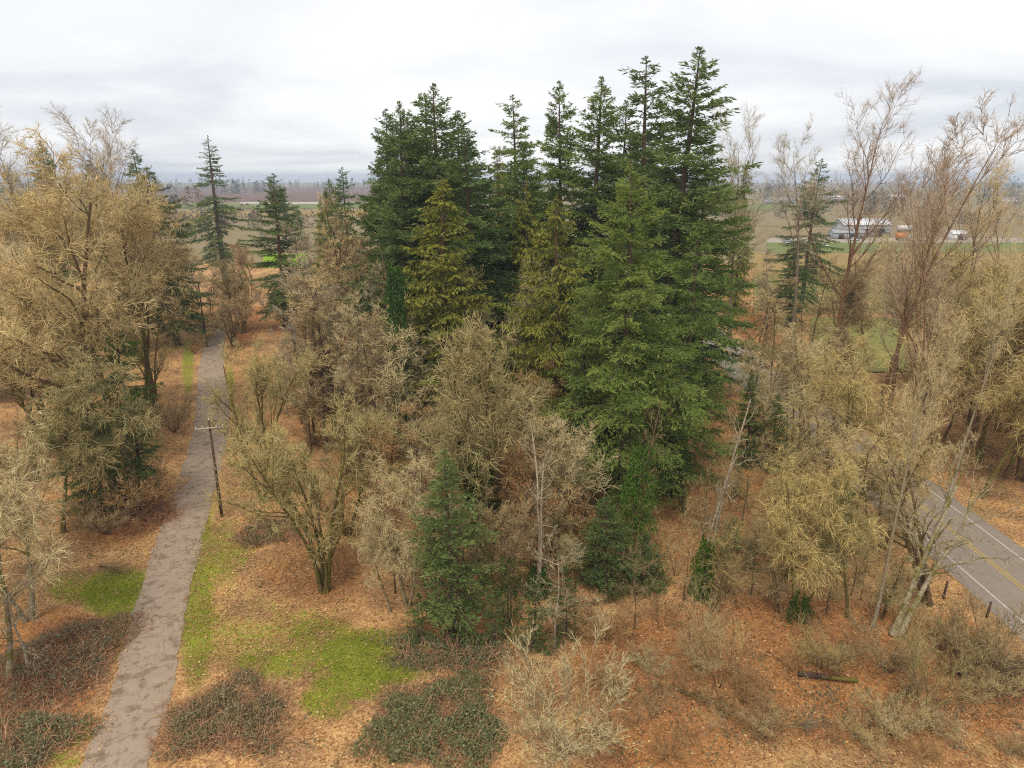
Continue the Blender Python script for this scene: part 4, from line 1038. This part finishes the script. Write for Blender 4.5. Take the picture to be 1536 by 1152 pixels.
# grass blades
x, y = scatter(1100000, -50, 5, 25, 110, lambda x, y: off_lane(x, y) * np.clip((grass_mask(x, y) - .25) * 1.3 * (.3 + 1.2 * patchy(x, y, 1.4)), 0, 1), rg)
n = len(x)
P = np.stack([x, y, ground_z(x, y) - .01], 1)
D = norm(np.stack([rg.normal(0, .6, n), rg.normal(0, .6, n), np.ones(n)], 1))
a, b = perp(D); hh = (.06 + .22 * rg.uniform(0, 1, n) ** 2)[:, None]
V = np.stack([P - a * .02, P + a * .02, P + D * hh], 1).reshape(-1, 3)
s = Soup(); s.add(V, np.arange(n * 3).reshape(-1, 3), np.repeat(np.clip(rg.normal(.5, .25, n), 0, 1), 3))
M_GRASS = foliage_mat('grass_blades', (0.14, 0.185, 0.02), (0.38, 0.42, 0.055), .4, False)
tag(link('grass', s.mesh('grass', M_GRASS)), 'short green winter grass beside the lane', 'grass', None, 'stuff')
# dead canes, bracken and brush
s = Soup()
for cnt, N, lmin, lmax in ((380000, 2, .3, 1.1), (120000, 3, .7, 2.4)):
    x, y = scatter(cnt, -75, 62, 24, 170, lambda x, y: .75 * brush_prob(x, y) * np.clip(.05 + 1.3 * patchy(x, y, .8), 0, 1), rg)
    n = len(x)
    D = norm(np.stack([rg.normal(0, .75, n), rg.normal(0, .75, n), rg.uniform(.3, 1.2, n)], 1))
    pts, rad = grow(rg, np.stack([x, y, ground_z(x, y)], 1), D, rg.uniform(lmin, lmax, n), rg.uniform(.010, .026, n), N, .2, 0, .45, .55)
    V, T, per = tubes(pts, rad, 3, True)
    s.add(V, T, np.repeat(rg.uniform(0, 1, n), per))
M_CANE = foliage_mat('dead_canes', (0.22, 0.10, 0.045), (0.64, 0.38, 0.19), .1, False)
tag(link('dead_brush', s.mesh('dead_brush', M_CANE)), 'tangled rusty brown canes and dead bracken on the woodland floor', 'brush', None, 'stuff')
# dark low leaves (ivy and bramble runners)
def low_prob(x, y):
    px, py = to_px(x, y)
    g = np.full_like(px, .25)
    for cx, cy, rx, ry, v in [(1100, 1050, 200, 80, .6), (700, 1010, 140, 40, .9), (1280, 1040, 160, 60, .5), (930, 830, 90, 70, .8), (420, 790, 50, 50, .8), (1000, 900, 100, 60, .5), (1420, 1030, 80, 60, .6), (760, 900, 120, 80, .9)]:
        q = ((px - cx) / rx) ** 2 + ((py - cy) / ry) ** 2
        g = np.maximum(g, v * np.clip(1.4 - q, 0, 1))
    return g * (np.abs(x - lane_x(y)) > 3.2) * (np.abs(x - RX) > 7) * np.clip(1.0 - grass_mask(x, y) * 2.5, 0, 1)
cx_, cy_ = scatter(9000, -60, 60, 24, 120, low_prob, rg)
k = rg.integers(8, 34, len(cx_)); i = np.repeat(np.arange(len(cx_)), k); n = len(i)
sz = rg.uniform(.2, .8, len(cx_))[i]
x = cx_[i] + rg.normal(0, 1, n) * sz; y = cy_[i] + rg.normal(0, 1, n) * sz
V, T = leaves(np.stack([x, y, ground_z(x, y) + .04 + np.abs(rg.normal(0, .22, n))], 1), norm(rg.normal(0, 1, (n, 3)) + [0, 0, .4]), rg.uniform(.09, .20, n), rg.uniform(.07, .15, n), .2, rg)
s = Soup(); s.add(V, T, np.repeat(np.clip(rg.normal(.5, .25, n), 0, 1), 4))
M_LOW = foliage_mat('low_leaves', (0.08, 0.095, 0.05), (0.25, 0.26, 0.15), .2, False)
tag(link('ground_ivy', s.mesh('ground_ivy', M_LOW)), 'dark grey-green ivy and bramble runners among the fallen leaves', 'ground cover', None, 'stuff')
# nursery rows beyond the road
rg = np.random.default_rng(9)
PX, PY = [], []
for q in np.arange(138, 235, 3.2):
    xs = np.arange(44, 190, .9)
    PX.append(xs + rg.normal(0, .2, len(xs))); PY.append(q + .12 * (xs - 60) + rg.normal(0, .2, len(xs)))
x = np.concatenate(PX); y = np.concatenate(PY); i = np.repeat(np.arange(len(x)), 3); n = len(i)
V, T = leaves(np.stack([x[i] + rg.normal(0, .2, n), y[i] + rg.normal(0, .15, n), .15 + rg.uniform(0, .5, n)], 1), norm(rg.normal(0, .6, (n, 3)) + [0, 0, 1]), rg.uniform(.5, 1.1, n), rg.uniform(.15, .35, n), .2, rg)
s = Soup(); s.add(V, T, np.repeat(np.clip(rg.normal(.55, .25, n), 0, 1), 4))
tag(link('crop_rows', s.mesh('crop_rows', foliage_mat('nursery_plants', (.13, .14, .04), (.42, .28, .10), .2, False))), 'rows of tan and green nursery plants beyond the road', 'crops', None, 'stuff')

# ------------------------------------------------------------------ built things
M_POLE = plain('creosoted_pole', (0.10, 0.065, 0.05), .9, .1, .3, 5)
M_ARM = plain('weathered_timber', (0.42, 0.36, 0.28), .9, .1, .2, 4)
M_INS = plain('grey_porcelain', (0.55, 0.55, 0.55), .3, .5, .05)
M_METALW = plain('white_metal', (0.72, 0.72, 0.72), .5, .4, .08, .4)
M_METALG = plain('grey_metal', (0.33, 0.34, 0.36), .5, .4, .12, .4)
M_DARK = plain('opening_shade_and_chassis', (0.03, 0.03, 0.035), .8, .1, .1)  # near-black: shade inside the barn openings put into the colour; also chassis
M_ORANGE = plain('orange_paint', (0.75, 0.22, 0.02), .4, .5, .05)
M_RUBBER = plain('tyre_rubber', (0.02, 0.02, 0.02), .9, .2, .1)
M_GLASS = plain('vehicle_glass', (0.03, 0.04, 0.05), .1, .6, .05)
M_CREAM = plain('cream_wall', (0.55, 0.52, 0.46), .9, .1, .08)
M_ROOF = plain('grey_roof', (0.25, 0.25, 0.26), .8, .2, .15)
def part(name, mat, parent, boxes=None, soup=None, smooth=False):
    s = soup or Soup()
    for b in boxes or []: box(s, *b)
    return link(name, s.mesh(name, mat, smooth), parent)
def cyl(s, p0, p1, r0, r1, k=10):
    V, T, _ = tubes(np.array([[p0, p1]], float), np.array([[r0, r1]], float), k)
    n = len(V); V = np.concatenate([V, [p0, p1]])
    cap = [(n, (j + 1) % k, j) for j in range(k)] + [(n + 1, k + j, k + (j + 1) % k) for j in range(k)]
    s.add(V, np.concatenate([T, cap]))
def utility_pole(bx, by, ty, label, rz=0.0, dist=None):
    x, y = at(bx, by); h = height_at(y, ty)
    e = tag(empty('utility_pole', (x, y, 0), rz), label, 'utility pole', 'utility poles along the lane')
    s = Soup(); cyl(s, (0, 0, -.2), (0, 0, h), .15, .10, 12); part('pole', M_POLE, e, soup=s, smooth=False)
    arm = part('crossarm', M_ARM, e, [(-1.25, 1.25, -.22, -.12, h - .75, h - .6)])
    for q in (-1.15, -.6, .6, 1.15):
        s = Soup(); cyl(s, (q, -.17, h - .6), (q, -.17, h - .40), .05, .035, 8); part('insulator', M_INS, arm, soup=s)
    s = Soup()
    for sg in (-1, 1): cyl(s, (sg * .75, -.17, h - .72), (0, -.17, h - 1.35), .02, .02, 5)
    part('brace', M_ARM, e, soup=s)
    s = Soup(); cyl(s, (0, 0, h), (0, 0, h + .22), .05, .04, 8); part('top_insulator', M_INS, e, soup=s)
utility_pole(333, 776, 631, 'brown utility pole with crossarm standing right of the lane', .25)
utility_pole(308, 505, 424, 'far utility pole crossarm up the lane by the ragged fir', .25)

def fence_post(bx, by, h, label):
    x, y = at(bx, by); z = float(ground_z(x, y))
    s = Soup()
    cyl(s, (0, 0, -.2), (.06, 0, h), .10, .08, 8); cyl(s, (.06, 0, h), (.06, 0, h + .05), .08, .03, 8)
    o = link('fence_post', s.mesh('fence_post', M_POLE)); o.location = (x, y, z)
    tag(o, label, 'fence post', 'fence posts along the road')
fence_post(1415, 897, 1.5, 'dark wooden fence post nearest the leaning trunks')
fence_post(1480, 926, 1.3, 'dark wooden fence post nearest the right picture edge')
def log(bx, by, L, r, rz, label):
    x, y = at(bx, by); rg = np.random.default_rng(3)
    pts, rad = grow(rg, np.array([[-L / 2, 0, r * .9]]), np.array([[1., 0, .0]]), np.array([L]), np.array([r]), 10, .05, 0, .5)
    pts[..., 2] = r * .9 + np.linspace(0, .1, 10)
    e = tag(empty('fallen_log', (x, y, float(ground_z(x, y)) + .12), rz), label, 'log')
    s = Soup(); V, T, _ = tubes(pts, rad, 9); s.add(V, T); o = link('trunk', s.mesh('trunk', M_MOSSBARK, True), e); o.color = (.09, .06, .045, 1)
    pts2, rad2 = grow(rg, pts[0, [3, 5, 6, 8]], rg.normal(0, 1, (4, 3)) * [.3, 1, .2] + [0, 0, .3], np.full(4, .9), np.full(4, .05), 4, .15, 0, .4)
    s = Soup(); V, T, _ = tubes(pts2, rad2, 5, True); s.add(V, T); o = link('branch_stubs', s.mesh('branch_stubs', M_BARK), e); o.color = (.10, .07, .05, 1)
log(1240, 1016, 3.6, .2, -.08, 'dark fallen log in the leaf litter at the lower right')

def gable(s, x0, x1, y0, y1, z0, rise, over=.4, th=.15):
    """roof ridge along x"""
    ym = (y0 + y1) / 2
    for ya, yb in ((y0 - over, ym), (y1 + over, ym)):
        V = [(x0 - over, ya, z0), (x1 + over, ya, z0), (x1 + over, yb, z0 + rise), (x0 - over, yb, z0 + rise)]
        V += [(a, b, c + th) for a, b, c in V]
        Q = [(0, 1, 2, 3), (4, 7, 6, 5), (0, 4, 5, 1), (1, 5, 6, 2), (2, 6, 7, 3), (3, 7, 4, 0)]
        s.add(V, [t for a, b, c, d in Q for t in ((a, b, c), (a, c, d))])
def shed(name, bx, by, w, d, h, rise, wall, roof, label, cat, doors=(), windows=(), rz=0.0):
    x, y = at(bx, by)
    e = tag(empty(name, (x, y, 0), rz), label, cat)
    s = Soup(); box(s, -w / 2, w / 2, 0, d, 0, h)
    for xx in (-w / 2, w / 2):   # gable ends
        s.add([(xx, 0, h), (xx, d, h), (xx, d / 2, h + rise)], [(0, 1, 2)])
    part('wall', wall, e, soup=s)
    s = Soup(); gable(s, -w / 2, w / 2, 0, d, h + .02, rise); part('roof', roof, e, soup=s)
    for dx0, dw, dh in doors:
        part('door', M_DARK, e, [(dx0, dx0 + dw, -.08, .1, .0, dh)])  # solid panel, no opening cut; the doorway's shade is in its colour
    for wx, wz, ww, wh in windows:
        f = part('window', M_METALW, e, [(wx - .1, wx + ww + .1, -.06, .1, wz - .1, wz + wh + .1)])
        part('pane', M_GLASS, f, [(wx, wx + ww, -.09, -.05, wz, wz + wh)])
    return e
shed('barn', 1300, 355, 26, 16, 6.2, 3.2, M_METALG, M_METALW, 'long barn with white roof behind the forked cottonwood', 'barn', [(-11, 4, 3.6), (-4, 5, 4.2), (5, 4.5, 4.2)], [(-6.4, 1.6, 1.4, 1.2), (10.5, 1.6, 1.4, 1.2)])
shed('lean_to', 1274, 359, 17, 7, 3.3, 1.6, M_METALG, plain('dull_grey_sheet', (.36, .37, .39), .6, .3, .15, .5), 'low grey-roofed shed in front of the long white-roofed barn', 'shed', [(-6, 3.2, 2.6), (0, 4.5, 2.7)], [(5.6, 1.2, 1.2, 1.0)])
shed('shed', 1440, 360, 8, 7, 3.0, 1.8, M_METALW, M_METALW, 'small white shed right of the orange truck', 'shed', [(-1.5, 3, 2.4)], [(2.2, 1.2, 1, 1)])
shed('far_barn', 1254, 303, 30, 14, 6, 3, M_CREAM, M_METALW, 'far white-roofed barn above the dark fir by the road', 'barn', [(-4, 6, 4)], [(6, 2, 3, 2)])
shed('far_barn', 1345, 301, 26, 14, 5, 3.5, M_CREAM, plain('pale_roof', (.5, .48, .47), .7, .2, .1), 'far pale barn behind the forked cottonwood', 'barn', [(-4, 6, 4)], [(6, 2, 3, 2)])
shed('far_barn', 1172, 306, 34, 14, 5, 3, M_METALG, M_ROOF, 'far grey barn right of the right-stand cottonwood', 'barn', [(-4, 6, 4)], [(6, 2, 3, 2)])
shed('house', 1503, 304, 12, 10, 4.8, 3, M_CREAM, M_ROOF, 'left one of two far pale houses at the right', 'house', [(-1, 1.4, 2.4)], [(2, 1.4, 1.6, 1.5), (-4.4, 1.4, 1.6, 1.5)])
shed('house', 1522, 305, 11, 10, 5.2, 3, M_METALW, M_ROOF, 'right one of two far pale houses at the right', 'house', [(-1, 1.4, 2.4)], [(2, 1.4, 1.6, 1.5), (-4.4, 1.4, 1.6, 1.5)])

def wheels(e, xs, w, r):
    for xx in xs:
        for sy in (0, 1):
            y0 = -.02 if sy == 0 else w - .23
            s = Soup(); cyl(s, (xx, y0, r), (xx, y0 + .25, r), r, r, 14); wl = part('wheel', M_RUBBER, e, soup=s)
            s = Soup(); yy = y0 - .02 if sy == 0 else y0 + .27
            cyl(s, (xx, yy, r), (xx, yy + .02, r), r * .55, r * .55, 10); part('rim', M_METALG, wl, soup=s)
def prism(s, prof, y0, y1):
    n = len(prof)
    V = [(a, y0, b) for a, b in prof] + [(a, y1, b) for a, b in prof]
    T = [(0, i, i + 1) for i in range(1, n - 1)] + [(n, n + i + 1, n + i) for i in range(1, n - 1)]
    for i in range(n):
        j = (i + 1) % n; T += [(i, n + i, n + j), (i, n + j, j)]
    s.add(V, T)
def car(bx, by, mat, label, rz=0.0):
    x, y = at(bx, by)
    e = tag(empty('parked_car', (x, y, .1), rz), label, 'car', 'vehicles in the farm yard')
    s = Soup(); prism(s, [(-2.3, .35), (2.3, .35), (2.35, .8), (1.3, .98), (-2.25, 1.0)], 0, 1.8); part('body', mat, e, soup=s)
    s = Soup(); prism(s, [(-2.0, 1.0), (1.1, .99), (.5, 1.55), (-1.6, 1.58)], .12, 1.68); cb = part('cabin', M_GLASS, e, soup=s)
    part('roof', mat, cb, [(-1.55, .45, .15, 1.65, 1.57, 1.62)])
    wheels(e, (-1.45, 1.45), 1.8, .34)
    for yy in (.2, 1.35): part('headlight', M_METALW, e, [(2.33, 2.38, yy, yy + .3, .6, .75)])
car(1283, 361.5, M_METALW, 'white car parked before the low grey-roofed shed')
car(1184, 369, M_METALW, 'white car left of the dark fir by the barn', .3)
car(1236, 371, M_METALW, 'white car just right of the dark fir by the barn', -.2)
car(1182, 363, M_METALG, 'grey car behind the white car left of the dark fir', .1)
def truck(bx, by, label):
    x, y = at(bx, by)
    e = tag(empty('truck', (x, y, .1)), label, 'truck', 'vehicles in the farm yard')
    part('cargo_box', M_ORANGE, e, [(-3.6, 1.5, 0, 2.4, 1.0, 3.9)])
    part('chassis', M_DARK, e, [(-3.6, 3.4, .3, 2.1, .6, .98)])
    s = Soup(); prism(s, [(1.65, .7), (3.6, .7), (3.65, 1.6), (3.2, 2.7), (1.65, 2.75)], .1, 2.3); cb = part('cab', M_METALW, e, soup=s)
    part('side_window', M_GLASS, cb, [(2.2, 3.1, .06, .12, 1.65, 2.4)])
    wheels(e, (-2.5, 2.7), 2.4, .5)
truck(1356, 361, 'orange box truck right of the white-roofed barn')
def trailer(bx, by, label):
    x, y = at(bx, by)
    e = tag(empty('trailer', (x, y, .1)), label, 'trailer', 'vehicles in the farm yard')
    part('box_body', M_METALW, e, [(-4, 4, 0, 2.5, 1.2, 4.0)])
    part('chassis', M_DARK, e, [(-3.9, 3.9, .3, 2.2, .7, 1.18)])
    wheels(e, (-3, -1.9), 2.5, .5)
    part('landing_leg', M_METALG, e, [(2.4, 2.55, .4, .6, 0, .7)])
trailer(1358, 349, 'white box trailer behind the orange truck')

# ------------------------------------------------------------------ the air between here and the horizon
HZ = Soup(); box(HZ, -6600, 6600, -500, 6300, -1.5, 62)
m, t, o = new_mat('haze')
pv = t.nodes.new('ShaderNodeVolumePrincipled')
pv.inputs['Color'].default_value = (0.74, 0.85, 1.0, 1)
pv.inputs['Density'].default_value = 0.00024
pv.inputs['Anisotropy'].default_value = 0.0
t.links.new(pv.outputs[0], o.inputs['Volume'])
tag(link('haze', HZ.mesh('haze', m)), 'thin blue haze over the far plain', 'haze', None, 'stuff')

tot = 0
for me in bpy.data.meshes: tot += len(me.polygons)
print('UNIQUE TRIS', tot, 'objects', len(SC.objects))
